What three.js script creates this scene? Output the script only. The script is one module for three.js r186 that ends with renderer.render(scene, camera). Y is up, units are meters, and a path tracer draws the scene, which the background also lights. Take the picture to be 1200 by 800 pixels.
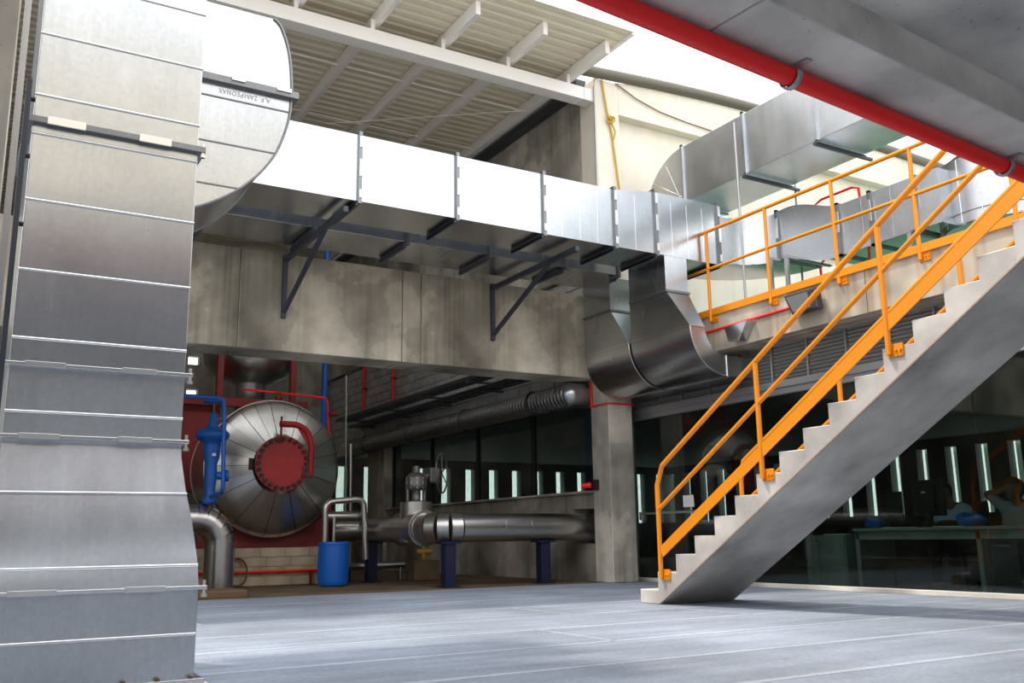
import * as THREE from 'three';
import { RoundedBoxGeometry } from 'three/addons/geometries/RoundedBoxGeometry.js';
import { mergeGeometries, mergeVertices, toCreasedNormals } from 'three/addons/utils/BufferGeometryUtils.js';
import { MarchingCubes } from 'three/addons/objects/MarchingCubes.js';

// ---------------------------------------------------------------- camera, sky, exposure
const scene = new THREE.Scene();
const camera = new THREE.PerspectiveCamera(39.958, 1.5, 0.05, 400);
camera.position.set(0, 0.68, 0);
camera.up.set(-0.09214, 0.97863, 0.18382);
camera.lookAt(0.49874, 0.68 + 0.20513, -0.84213);

const SKY = 2.1;                       // bright overcast: a little brighter overhead than at the horizon
{
  const W = 64, H = 32, d = new Float32Array(W * H * 4);
  for (let j = 0; j < H; j++) for (let i = 0; i < W; i++) {
    const s = Math.max(0, Math.sin(((j + 0.5) / H - 0.5) * Math.PI)), k = SKY * (0.86 + 0.2 * s), o = (j * W + i) * 4;
    d[o] = k * 0.99; d[o + 1] = k; d[o + 2] = k * 1.02; d[o + 3] = 1;
  }
  const t = new THREE.DataTexture(d, W, H, THREE.RGBAFormat, THREE.FloatType);
  t.mapping = THREE.EquirectangularReflectionMapping; t.magFilter = THREE.LinearFilter; t.needsUpdate = true;
  scene.background = t; scene.environment = t;
}
const sun = new THREE.DirectionalLight(0xfff3e2, 2.6);   // hazy sun almost overhead: the roof and duct edges shade the floor beyond z = -8.5
sun.position.set(-11, 39, -17.6); sun.target.position.set(6, 0, -8.6); sun.shadow.radius = 8; sun.castShadow = true;
Object.assign(sun.shadow.camera, { left: -25, right: 25, top: 25, bottom: -25, near: 1, far: 80 });
sun.shadow.mapSize.set(2048, 2048);
scene.add(sun, sun.target);

const renderer = new THREE.WebGLRenderer({ antialias: true });
renderer.toneMapping = THREE.LinearToneMapping;
renderer.toneMappingExposure = 1.2;
renderer.shadowMap.enabled = true;

// ---------------------------------------------------------------- helpers
const V = (x, y, z) => new THREE.Vector3(x, y, z);
const C = (r, g, b) => new THREE.Color().setRGB(r, g, b);
let seed = 7;
const rnd = () => { seed = (seed * 1664525 + 1013904223) >>> 0; return seed / 4294967296; };
const rr = (a, b) => a + (b - a) * rnd();

function uvMetres(g) {                                   // texture coordinates in metres, by the way each face points
  if (g.index) g = g.toNonIndexed();
  const p = g.attributes.position, n = p.count, uv = new Float32Array(n * 2);
  const a = V(), b = V(), c = V(), e = V();
  for (let i = 0; i < n; i += 3) {
    a.fromBufferAttribute(p, i); b.fromBufferAttribute(p, i + 1); c.fromBufferAttribute(p, i + 2);
    e.copy(b).sub(a).cross(c.clone().sub(a));
    const x = Math.abs(e.x), y = Math.abs(e.y), z = Math.abs(e.z);
    [a, b, c].forEach((q, k) => {
      const o = (i + k) * 2;
      if (x >= y && x >= z) { uv[o] = q.z; uv[o + 1] = q.y; } else if (y >= z) { uv[o] = q.x; uv[o + 1] = q.z; } else { uv[o] = q.x; uv[o + 1] = q.y; }
    });
  }
  g.setAttribute('uv', new THREE.BufferAttribute(uv, 2));
  return g;
}
const used = {};
function numbered(name) { used[name] = (used[name] ?? -1) + 1; return used[name] ? name + '_' + String(used[name]).padStart(3, '0') : name; }
function thing(name, label, category, at = [0, 0, 0], group) {
  const o = new THREE.Group(); o.name = numbered(name); o.position.set(...at); o.userData = { label, category };
  if (group) o.userData.group = group;
  scene.add(o); return o;
}
function place(name, label, at = [0, 0, 0]) {            // a piece of the setting
  const o = new THREE.Group(); o.name = numbered(name); o.position.set(...at); o.userData = { kind: 'structure', label };
  scene.add(o); return o;
}
// a part: geometry is given in world metres, parent is a thing, a piece of the setting or another part
function part(name, geo, mat, parent, label) {
  const g = Array.isArray(geo) ? mergeGeometries(geo.map((x) => uvMetres(x)).map(strip)) : strip(uvMetres(geo));
  const m = new THREE.Mesh(g, mat); m.name = name; m.castShadow = m.receiveShadow = true;
  let o = parent; while (o && o.isObject3D && o !== scene) { m.position.sub(o.position); o = o.isMesh ? o.parent : null; }
  if (label) m.userData.label = label;
  parent.add(m); return m;
}
function strip(g) { for (const k of Object.keys(g.attributes)) if (!['position', 'normal', 'uv'].includes(k)) g.deleteAttribute(k); return g; }
function bx(x0, y0, z0, x1, y1, z1, r = 0) {
  const w = Math.abs(x1 - x0), h = Math.abs(y1 - y0), d = Math.abs(z1 - z0);
  const g = r ? new RoundedBoxGeometry(w, h, d, 1, Math.min(r, w / 2.1, h / 2.1, d / 2.1)) : new THREE.BoxGeometry(w, h, d);
  return g.translate((x0 + x1) / 2, (y0 + y1) / 2, (z0 + z1) / 2);
}
function align(g, a, b) {                                // turns a shape along +y so that it runs from a to b
  const dir = b.clone().sub(a).normalize();
  return g.applyQuaternion(new THREE.Quaternion().setFromUnitVectors(V(0, 1, 0), dir)).translate((a.x + b.x) / 2, (a.y + b.y) / 2, (a.z + b.z) / 2);
}
const cyl = (a, b, r, n = 16, r2 = r) => align(new THREE.CylinderGeometry(r2, r, a.distanceTo(b), n), a, b);
function bar(a, b, w, h) {                               // rectangular bar from a to b, h upright
  const d = b.clone().sub(a), L = d.length(); d.normalize();
  const side = Math.abs(d.y) > 0.99 ? V(1, 0, 0) : V(0, 1, 0).cross(d).normalize(), up = d.clone().cross(side);
  const g = new RoundedBoxGeometry(w, h, L, 1, Math.min(w, h) * 0.08);
  return g.applyMatrix4(new THREE.Matrix4().makeBasis(side, up, d)).translate((a.x + b.x) / 2, (a.y + b.y) / 2, (a.z + b.z) / 2);
}
const tube = (pts, r, n = 12, seg = 8) => { const path = rounded(pts, r * 2.6); return new THREE.TubeGeometry(path, Math.max(8, pts.length * seg), r, n); };
function rounded(pts, rad) {                             // polyline with rounded corners
  const path = new THREE.CurvePath(); let p = pts[0];
  for (let i = 1; i < pts.length - 1; i++) {
    const a = pts[i - 1].clone().sub(pts[i]), b = pts[i + 1].clone().sub(pts[i]), k = Math.min(rad, a.length() * 0.45, b.length() * 0.45);
    const q0 = pts[i].clone().addScaledVector(a.normalize(), k), q1 = pts[i].clone().addScaledVector(b.normalize(), k);
    path.add(new THREE.LineCurve3(p, q0)); path.add(new THREE.QuadraticBezierCurve3(q0, pts[i].clone(), q1)); p = q1;
  }
  path.add(new THREE.LineCurve3(p, pts[pts.length - 1])); return path;
}
function extr(pts, depth, axis, at, bevel = 0) {         // outline in two axes, thickness along the third
  const s = new THREE.Shape(pts.map((p) => new THREE.Vector2(p[0], p[1])));
  const g = new THREE.ExtrudeGeometry(s, { depth: depth - 2 * bevel, bevelEnabled: bevel > 0, bevelThickness: bevel, bevelSize: bevel, bevelOffset: -bevel, bevelSegments: 1, curveSegments: 8 });
  g.translate(0, 0, bevel);
  if (axis === 'x') g.applyMatrix4(new THREE.Matrix4().set(0, 0, 1, at, 0, 1, 0, 0, 1, 0, 0, 0, 0, 0, 0, 1));      // outline is (z, y)
  else if (axis === 'y') g.applyMatrix4(new THREE.Matrix4().set(1, 0, 0, 0, 0, 0, 1, at, 0, 1, 0, 0, 0, 0, 0, 1)); // outline is (x, z)
  else g.translate(0, 0, at);
  if (axis !== 'z') { const ix = g.index; if (ix) { const a = ix.array; for (let i = 0; i < a.length; i += 3) [a[i], a[i + 1]] = [a[i + 1], a[i]]; } else { flip(g); } g.computeVertexNormals(); }
  return g;
}
function flip(g) {
  for (const k of Object.keys(g.attributes)) {
    const at = g.attributes[k], s = at.itemSize, a = at.array;
    for (let i = 0; i < at.count; i += 3) for (let j = 0; j < s; j++) { const t = a[i * s + j]; a[i * s + j] = a[(i + 1) * s + j]; a[(i + 1) * s + j] = t; }
  }
}
function loft(rings, closed = false) {                   // a skin over equal-length rings of points; flat across its corners
  const pos = [], n = rings[0].length;
  const quad = (a, b, c, d) => { for (const q of [a, b, c, a, c, d]) pos.push(q.x, q.y, q.z); };
  for (let i = 0; i < rings.length - 1; i++) for (let j = 0; j < n; j++) quad(rings[i][j], rings[i][(j + 1) % n], rings[i + 1][(j + 1) % n], rings[i + 1][j]);
  if (closed) for (const [R, f] of [[rings[0], 1], [rings[rings.length - 1], 0]]) for (let j = 1; j < n - 1; j++) for (const q of f ? [R[0], R[j + 1], R[j]] : [R[0], R[j], R[j + 1]]) pos.push(q.x, q.y, q.z);
  const g = new THREE.BufferGeometry(); g.setAttribute('position', new THREE.Float32BufferAttribute(pos, 3));
  g.computeVertexNormals();
  return toCreasedNormals(g, 0.6);
}

// ---------------------------------------------------------------- textures (what surfaces are made of)
function hash(i, j, s) { let h = (i * 374761393 + j * 668265263 + s * 2147483647) | 0; h = Math.imul(h ^ (h >>> 13), 1274126177); return ((h ^ (h >>> 16)) >>> 0) / 4294967296; }
function noise(u, v, p, s, pv = p) {                     // value noise that repeats after p (and pv) cells
  const i = Math.floor(u), j = Math.floor(v), f = u - i, g = v - j, a = f * f * (3 - 2 * f), b = g * g * (3 - 2 * g), m = (x, q) => ((x % q) + q) % q;
  const h = (x, y) => hash(m(x, p), m(y, pv), s);
  return (h(i, j) * (1 - a) + h(i + 1, j) * a) * (1 - b) + (h(i, j + 1) * (1 - a) + h(i + 1, j + 1) * a) * b;
}
const fbm = (u, v, p, s, o = 4) => { let t = 0, w = 0.5, q = p; for (let k = 0; k < o; k++) { t += w * noise(u * q, v * q, q, s + k * 17); w *= 0.5; q *= 2; } return t / (1 - w * 2 + 1e-9) * 1; };
function tex(N, size, f, color = true) {                 // f(u, v) -> [r, g, b] in 0..1; the tile is size metres wide
  const d = new Uint8Array(N * N * 4);
  for (let j = 0; j < N; j++) for (let i = 0; i < N; i++) { const c = f(i / N, j / N); for (let k = 0; k < 3; k++) d[(j * N + i) * 4 + k] = Math.max(0, Math.min(255, c[k] * 255)); d[(j * N + i) * 4 + 3] = 255; }
  const t = new THREE.DataTexture(d, N, N); t.magFilter = THREE.LinearFilter; t.minFilter = THREE.LinearMipmapLinearFilter; t.generateMipmaps = true;
  t.wrapS = t.wrapT = THREE.RepeatWrapping; t.repeat.set(1 / size, 1 / size); if (color) t.colorSpace = THREE.SRGBColorSpace; t.needsUpdate = true; return t;
}
const g3 = (v) => [v, v, v];
const texConcrete = tex(512, 3.2, (u, v) => {            // cast concrete: clouds, pores, rain streaks
  const a = fbm(u, v, 4, 1, 6), st = noise(u * 96, v * 3, 96, 9, 3) * noise(u * 22, v * 2, 22, 5, 2), pores = noise(u * 170, v * 170, 170, 3) > 0.93 ? 0.12 : 0;
  const blot = fbm(u + 0.37, v, 9, 7, 4), k = 0.50 + 0.50 * a + 0.26 * (blot - 0.5) - 0.12 * st + 0.06 * (a > 0.56 ? 1 : 0) - pores * 0.8;
  return [k * 1.0, k * 0.99, k * (0.97 - 0.06 * st)];
});
const texConcreteFine = tex(512, 2.3, (u, v) => { const a = fbm(u, v, 6, 21, 6), p = noise(u * 128, v * 128, 128, 31) > 0.955 ? 0.16 : 0; return g3(0.64 + 0.42 * a - p); });
const texRough = tex(256, 1.1, (u, v) => g3(0.3 + 0.7 * fbm(u, v, 12, 40, 5)), false);
const texStain = tex(512, 4.0, (u, v) => {               // weathered parapet: brown runs and blots
  const a = fbm(u, v, 5, 51, 6), st = Math.pow(noise(u * 70, v * 2, 70, 53, 2), 3) * noise(u * 9, v * 4, 9, 55, 4);
  const k = 0.80 + 0.24 * a; const b = noise(u * 26, v * 26, 26, 57) * noise(u * 7, v * 7, 7, 58), q = k - 0.34 * b; return [q - 0.16 * st, q * 0.98 - 0.26 * st, q * 0.95 - 0.36 * st];
});
const texRender = tex(512, 4.0, (u, v) => { const a = fbm(u, v, 5, 151, 6), st = Math.pow(noise(u * 50, v * 2, 50, 153, 2), 3) * noise(u * 9, v * 4, 9, 155, 4), k = 0.84 + 0.18 * a; return [k - 0.03 * st, k * 0.985 - 0.05 * st, k * 0.955 - 0.08 * st]; });
const texGalv = tex(512, 0.9, (u, v) => {                // zinc: spangle, wipes and drips
  let best = 9, id = 0; const P = 44, x = u * P, y = v * P;
  for (let dj = -1; dj < 2; dj++) for (let di = -1; di < 2; di++) {
    const i = Math.floor(x) + di, j = Math.floor(y) + dj, m = (q) => ((q % P) + P) % P, h = hash(m(i), m(j), 61), e = (i + h - x) ** 2 + (j + hash(m(i), m(j), 62) - y) ** 2;
    if (e < best) { best = e; id = hash(m(i), m(j), 63); }
  }
  return g3(0.86 + 0.03 * id + 0.08 * fbm(u, v, 3, 64, 5) + 0.018 * (noise(u * 110, v * 4, 110, 66, 4) - 0.5));
});
const texGalvRough = tex(512, 1.9, (u, v) => {
  const a = fbm(u, v, 5, 71, 6), w = noise(u * 60, v * 4, 60, 73, 4) * noise(u * 7, v * 3, 7, 74, 3);
  return g3(0.56 + 0.22 * a + 0.14 * w);
}, false);
const texFloor = tex(1024, 6.0, (u, v) => {              // mineral roofing membrane: fine grit over mottled patches, tracked-in dust
  const a = fbm(u, v, 5, 91, 6), grit = noise(u * 420, v * 420, 420, 92), str = noise(u * 9, v * 60, 9, 93, 60), d = noise(u * 130, v * 130, 130, 95) > 0.985 ? 0.3 : 0;
  const k = 0.63 + 0.36 * a + 0.1 * (grit - 0.5) + 0.1 * (str - 0.5) - d; return [k * 0.985, k * 0.99, k];
});
const texDirt = tex(512, 3.0, (u, v) => { const a = fbm(u, v, 6, 101, 6), b = fbm(u, v, 3, 103, 4); return [0.5 + 0.5 * a, 0.47 + 0.5 * a - 0.05 * b, 0.42 + 0.48 * a - 0.1 * b]; });

const std = (color, roughness, extra = {}) => new THREE.MeshStandardMaterial({ color, roughness, ...extra });
const galv = (r, g, b, rough, o = {}) => std(C(r, g, b), rough, { metalness: 1, map: texGalv, roughnessMap: texGalvRough, ...o });
const M = {
  galv: galv(0.67, 0.70, 0.735, 0.36),
  galvDull: galv(0.67, 0.70, 0.735, 0.46),
  galvGloss: galv(0.67, 0.70, 0.735, 0.14),
  galvSatin: galv(0.67, 0.70, 0.735, 0.52),
  galvBead: std(C(0.80, 0.80, 0.80), 0.3, { metalness: 1, roughnessMap: texGalvRough }),
  galvFlange: std(C(0.30, 0.31, 0.32), 0.5, { metalness: 1, map: texGalv }),
  clip: std(C(0.80, 0.80, 0.79), 0.3, { metalness: 1 }),
  clad: std(C(0.66, 0.65, 0.63), 0.30, { metalness: 1, map: texGalv}),
  castIron: std(C(0.20, 0.19, 0.185), 0.45, { metalness: 0.7, map: texGalv }),
  beam: std(C(0.76, 0.70, 0.60), 0.9, { map: texConcrete, bumpMap: texRough, bumpScale: 0.004 }),
  column: std(C(0.74, 0.70, 0.645), 0.9, { map: texConcrete, bumpMap: texRough, bumpScale: 0.004 }),
  soffit: std(C(0.80, 0.745, 0.68), 0.9, { map: texConcreteFine, bumpMap: texRough, bumpScale: 0.003 }),
  stair: std(C(0.66, 0.62, 0.575), 0.85, { map: texConcreteFine, bumpMap: texRough, bumpScale: 0.003 }),
  parapet: std(C(0.70, 0.645, 0.575), 0.9, { map: texStain, bumpMap: texRough, bumpScale: 0.004 }),
  render: std(C(0.90, 0.86, 0.78), 0.92, { map: texRender, bumpMap: texRough, bumpScale: 0.003 }),
  rearWall: std(C(0.15, 0.15, 0.155), 0.7, { map: texConcreteFine }),
  hallWall: std(C(0.62, 0.58, 0.53), 0.92, { map: texConcrete }),
  block: [0.50, 0.54, 0.46].map((k) => std(C(k, k * 0.96, k * 0.91), 0.95, { map: texConcreteFine, bumpMap: texRough, bumpScale: 0.006 })),
  mortar: std(C(0.36, 0.345, 0.32), 0.95),
  whiteBlock: [0.74, 0.8, 0.68].map((k) => std(C(k, k * 0.94, k * 0.86), 0.9, { map: texDirt })),
  floor: std(C(0.40, 0.458, 0.55), 0.72, { map: texFloor, bumpMap: texRough, bumpScale: 0.004 }),
  seam: std(C(0.60, 0.655, 0.745), 0.7, { map: texFloor }),
  dirt: std(C(0.25, 0.20, 0.155), 0.95, { map: texDirt, bumpMap: texRough, bumpScale: 0.006 }),
  yellow: std(C(0.76, 0.25, 0.0), 0.5),
  red: std(C(0.93, 0.01, 0.01), 0.5),
  boilerRed: std(C(0.25, 0.014, 0.014), 0.5, { map: texConcreteFine }),
  manholeRed: std(C(0.52, 0.014, 0.016), 0.5, { map: texConcreteFine }),
  boltDark: std(C(0.03, 0.028, 0.028), 0.5, { metalness: 0.5 }),
  blue: std(C(0.008, 0.10, 0.42), 0.4),
  drumBlue: std(C(0.003, 0.12, 0.52), 0.42),
  navy: std(C(0.006, 0.012, 0.045), 0.45),
  bracket: std(C(0.055, 0.06, 0.08), 0.5, { metalness: 0.3 }),
  whiteSteel: std(C(0.86, 0.83, 0.79), 0.5),
  sheet: std(C(0.80, 0.735, 0.58), 0.55),
  gutter: std(C(0.12, 0.105, 0.075), 0.5),
  blackGap: std(C(0.02, 0.02, 0.02), 0.8),
  louver: std(C(0.36, 0.355, 0.35), 0.5, { metalness: 0.3 }),
  alu: std(C(0.42, 0.42, 0.43), 0.4, { metalness: 0.8 }),
  green: std(C(0.01, 0.125, 0.052), 0.6, { map: texConcreteFine }),
  arris: std(C(0.40, 0.29, 0.22), 0.9),
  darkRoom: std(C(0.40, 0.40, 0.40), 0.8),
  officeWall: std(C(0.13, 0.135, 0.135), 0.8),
  officeFin: std(C(0.72, 0.84, 0.72), 0.7),
  desk: std(C(0.20, 0.212, 0.212), 0.5),
  cabinet: std(C(0.22, 0.245, 0.25), 0.45),
  black: std(C(0.012, 0.012, 0.014), 0.5),
  paper: std(C(0.75, 0.75, 0.73), 0.8),
  tray: std(C(0.10, 0.105, 0.115), 0.45, { metalness: 0.7 }),
  rope: std(C(0.55, 0.36, 0.06), 0.9),
  wire: std(C(0.2, 0.15, 0.1), 0.7),
  rust: std(C(0.15, 0.09, 0.05), 0.9),
  brass: std(C(0.45, 0.26, 0.03), 0.45),
  lampGlass: std(C(0.16, 0.165, 0.17), 0.25),
  lampCase: std(C(0.035, 0.03, 0.03), 0.5),
  glass: new THREE.MeshPhysicalMaterial({ color: C(0.57, 0.64, 0.61), roughness: 0.03, transmission: 1, thickness: 0, ior: 1.5 }),
  slitGlass: new THREE.MeshPhysicalMaterial({ color: C(0.97, 1.0, 0.98), roughness: 0.05, transmission: 1, thickness: 0, ior: 1.5 }),
  insulation: std(C(0.5, 0.48, 0.42), 0.9, { map: texDirt, side: THREE.DoubleSide }),
  marker: std(C(0.55, 0.55, 0.57), 0.8),
};

// ---------------------------------------------------------------- the setting
{ // courtyard floor: lengths of mineral membrane, each lapped over the next
  const f = place('floor', 'pale blue-grey mineral membrane floor of the courtyard laid in lapped strips');
  const seams = [9, 8, 7.2, 6.3, 5.4, 4.4, 3.4, 2.4, 1.4, 0.4, -0.6, -1.55, -2.5, -3.45, -4.38, -5.31, -6.29, -7.28, -8.4, -9.6, -10.75, -12.05];
  for (let k = 0; k + 1 < seams.length; k++) {
    part('membrane_strip', bx(-7, -0.12, seams[k + 1], 9.4, 0, seams[k]), M.floor, f);
    if (k + 2 < seams.length) part('lap_seam', bx(-7, -0.01, seams[k + 1] - 0.03, 9.4, 0.0016, seams[k + 1] + 0.03), M.seam, f);
  }
  for (const [x, k] of [[3.9, 15], [6.1, 16], [4.9, 17], [1.9, 18], [7.4, 14]]) part('lap_seam', bx(x - 0.02, -0.01, seams[k + 1], x + 0.02, 0.005, seams[k]), M.seam, f);
}
{ const f = place('floor_hall', 'dirty brown concrete floor of the boiler hall'); part('slab', bx(-4, -0.12, -25, 8.8, -0.004, -12.05), M.dirt, f); }
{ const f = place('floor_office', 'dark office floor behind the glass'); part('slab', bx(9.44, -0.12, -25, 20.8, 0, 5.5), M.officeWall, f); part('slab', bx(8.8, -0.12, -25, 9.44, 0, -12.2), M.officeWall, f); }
{ const f = place('floor_terrace', 'green painted terrace floor above the office', [9, 3.72, 0]);
  part('membrane', bx(9.02, 3.70, -11.75, 20.8, 3.725, 5.5), M.green, f); }
{ // bridge deck overhead, from under which the picture is taken; it lies about five degrees askew
  const c = place('ceiling', 'grey concrete underside of the walkway with a deeper edge beam'), T = (g) => g.rotateY(0.0897).translate(2.061, 0, -2.853);
  const joints = [-10, -7.4, -4.9, -2.2, 0.62, 3.25, 6.9];
  for (let k = 0; k + 1 < joints.length; k++) part('edge_beam', T(bx(joints[k] + 0.004, 2.85, 0, joints[k + 1] - 0.004, 3.2, 0.43, 0.012)), M.soffit, c);
  const j2 = [-10, -6.5, -3, 0.4, 2.75, 6.9];
  for (let k = 0; k + 1 < j2.length; k++) part('deck_slab', T(bx(j2[k] + 0.004, 3.055, 0.42, j2[k + 1] - 0.004, 3.2, 3.9)), M.soffit, c);
}
{ const w = place('wall_rear', 'dark grey wall across the yard behind the walkway'); part('panel', bx(-7, 0, 9, 9.4, 5, 9.3), M.rearWall, w); }
{ const w = place('wall_upper_storey', 'cream rendered upper storey wall standing on the walkway', [0, 3.2, 0.8]); part('panel', bx(-10, 3.2, 0.6, 9.0, 6.45, 0.9), M.render, w); part('parapet_cap', bx(-10, 6.45, 0.55, 9.0, 6.53, 0.95), M.soffit, w); }
{ const w = place('wall_left', 'plain concrete wall closing the courtyard'); part('panel', bx(-7.3, 0, -12, -7, 4.2, 9.3), M.column, w); }
{ // right-hand wall of the boiler hall: low wall, window band, block wall, plain wall up to the roof
  const w = place('wall_right', 'boiler hall side wall with a low plastered wall below a window band and concrete blocks above');
  part('low_wall', [bx(8.8, 0, -12.25, 9.1, 1.37, -12.22), bx(8.8, 0, -20.7, 9.1, 1.37, -12.95), bx(8.8, 0, -12.95, 9.1, 0.58, -12.25), bx(8.8, 1.13, -12.95, 9.1, 1.37, -12.25), bx(8.8, 0, -25, 9.1, 1.37, -21.7)], M.hallWall, w);
  part('sill', bx(8.74, 1.37, -20.7, 9.14, 1.41, -12.25, 0.008), M.column, w);
  part('pier', bx(8.7, 0, -21.7, 9.15, 3.2, -20.7, 0.015), M.column, w);
  part('lintel', bx(8.76, 2.86, -25, 9.12, 3.2, -12.25, 0.01), M.column, w);
  part('block_backing', bx(8.84, 3.2, -25, 9.1, 5.02, -12.25), M.mortar, w);
  const geo = uvMetres(new RoundedBoxGeometry(0.06, 0.188, 0.386, 1, 0.008));
  for (let r = 0; r < 9; r++) for (let k = 0; k < 31; k++) {
    const z = -12.45 - 0.4 * k - (r % 2) * 0.2; if (z < -24.8) continue;
    const m = new THREE.Mesh(geo, M.block[Math.floor(rnd() * 3)]); m.name = 'block'; m.position.set(8.825 + rr(-0.004, 0.004), 3.3 + 0.2 * r, z); m.castShadow = m.receiveShadow = true; w.add(m);
  }
  part('upper_wall', bx(8.68, 5.02, -25, 9.1, 8.3, -12.2), M.column, w);
}
{ const w = place('wall_back', 'dim back wall of the boiler hall with two small openings');
  part('panel', [bx(-4, 0, -25.3, 4.98, 8.4, -25), bx(5.28, 0, -25.3, 9.1, 8.4, -25), bx(4.98, 0, -25.3, 5.28, 4.22, -25), bx(4.98, 4.6, -25.3, 5.28, 5.24, -25), bx(4.98, 5.48, -25.3, 5.28, 8.4, -25)], M.hallWall, w); }
{ const w = place('wall_hall_left', 'dim left wall of the boiler hall'); part('panel', bx(-4.3, 0, -25, -4, 8.4, -12.05), M.hallWall, w); }
{ // rendered wall over the terrace
  const w = place('wall_upper', 'sunlit cream rendered wall above the terrace with a recessed panel', [8.64, 3.7, -11.75]);
  part('pilaster', bx(8.64, 4.5, -12.2, 9.12, 8.22, -11.75, 0.01), M.render, w);
  part('upper_band', extr([[9.12, 7.66], [24, 7.66], [24, 8.1], [20, 8.3], [16.1, 8.45], [12.3, 8.49], [10.4, 8.40], [9.12, 8.24]], 0.45, 'z', -12.2), M.render, w);
  part('recessed_panel', bx(9.12, 3.2, -12.2, 24, 7.66, -11.95), M.render, w);
}
{ // office: dim room behind the glass, daylight only through tall slits at the far side
  const slits = (w, horizontal, at, from, n, pitch) => {
    const B = (a0, y0, a1, y1, d0, d1) => horizontal ? bx(a0, y0, at + d0, a1, y1, at + d1) : bx(at - d1, y0, a0, at - d0, y1, a1);
    const lo = from - 0.4, hi = from + pitch * n - 0.4;
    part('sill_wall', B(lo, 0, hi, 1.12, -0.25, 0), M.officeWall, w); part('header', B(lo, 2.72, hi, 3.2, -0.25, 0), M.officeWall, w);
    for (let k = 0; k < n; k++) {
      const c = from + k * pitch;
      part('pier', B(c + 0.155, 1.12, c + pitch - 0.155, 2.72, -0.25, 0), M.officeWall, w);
      part('fin', B(c - 0.25, 1.0, c - 0.10 + rr(0.0, 0.2), 2.8, -0.52, -0.48), M.officeFin, w);
      part('pane', B(c - 0.155, 1.12, c + 0.155, 2.72, -0.14, -0.13), M.slitGlass, w);
    }
  };
  slits(place('wall_far', 'far office wall pierced by tall narrow window slits with pale green fins'), false, 20.8, -24.76, 36, 0.805);
  slits(place('wall_end', 'end office wall pierced by tall narrow window slits seen through the hall window'), true, -25, 9.26, 15, 0.805);
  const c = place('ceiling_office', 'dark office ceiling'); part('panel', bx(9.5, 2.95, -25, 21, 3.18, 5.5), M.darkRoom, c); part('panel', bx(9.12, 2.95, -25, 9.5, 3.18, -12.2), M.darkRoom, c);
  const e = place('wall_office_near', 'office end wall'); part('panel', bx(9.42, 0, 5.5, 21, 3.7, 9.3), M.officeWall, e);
}
{ // terrace slab with its weathered edge
  const s = place('ceiling_terrace_slab', 'weathered cream concrete edge slab of the terrace above the louvres', [9, 3.19, 0]);
  const j = [-11.75, -9.9, -7.05, -4.3, -1.2, 2, 5.5];
  for (let k = 0; k + 1 < j.length; k++) part('edge_slab', bx(9.0, 3.19, j[k] + 0.003, 9.6, 3.72, j[k + 1] - 0.003, 0.012), M.parapet, s);
  part('deck', bx(9.6, 3.2, -11.75, 21, 3.7, 5.5), M.soffit, s);
}
{ // glass front of the office
  const w = place('window_1', 'dark tinted frameless glass front of the office beside the stair');
  const z = [-12.15, -11.0, -9.75, -8.55, -7.35, -6.15, -4.95, -3.75, -2.55, -1.3, 0, 1.3, 2.6, 3.9, 5.5];
  for (let k = 0; k + 1 < z.length; k++) part('pane', bx(9.425, 0.05, z[k] + 0.005, 9.437, 2.5, z[k + 1] - 0.005), M.glass, w);
  part('base_rail', bx(9.36, 0, -12.15, 9.5, 0.055, 5.5, 0.006), M.soffit, w);
  part('head_rail', [bx(9.36, 2.5, -12.2, 9.5, 2.59, 5.5, 0.006), bx(9.33, 2.585, -12.2, 9.5, 2.68, 5.5, 0.006)], M.alu, w);
  part('jamb', bx(9.38, 0, -12.2, 9.48, 2.5, -12.13, 0.006), M.alu, w);
}
{ const w = place('window_2', 'dark window band above the low wall of the boiler hall');
  const z = [-20.7, -18.6, -16.5, -14.4, -12.25];
  for (let k = 0; k + 1 < z.length; k++) { part('pane', bx(8.95, 1.41, z[k] + 0.03, 8.962, 2.86, z[k + 1] - 0.03), M.glass, w); part('mullion', bx(8.92, 1.41, z[k] - 0.03, 9.0, 2.86, z[k] + 0.03), M.black, w); }
  part('pane', bx(8.95, 1.41, -25, 8.962, 2.86, -21.7), M.glass, w);
}
{ const w = place('window_3', 'small bright openings high in the back wall of the hall');
  part('pane', bx(4.98, 4.22, -25.16, 5.28, 4.6, -25.15), M.slitGlass, w); part('pane', bx(4.98, 5.24, -25.16, 5.28, 5.48, -25.15), M.slitGlass, w); }
{ const d = place('door_1', 'glass door of the office with a horizontal rail and a small white notice');
  part('push_rail', bar(V(9.40, 1.03, -11.95), V(9.40, 1.03, -10.55), 0.02, 0.035), M.alu, d);
  part('lock', bx(9.385, 0.93, -11.98, 9.42, 1.06, -11.92, 0.005), M.clip, d);
  part('notice', bx(9.415, 1.1, -10.95, 9.422, 1.27, -10.72), M.paper, d); }
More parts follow.
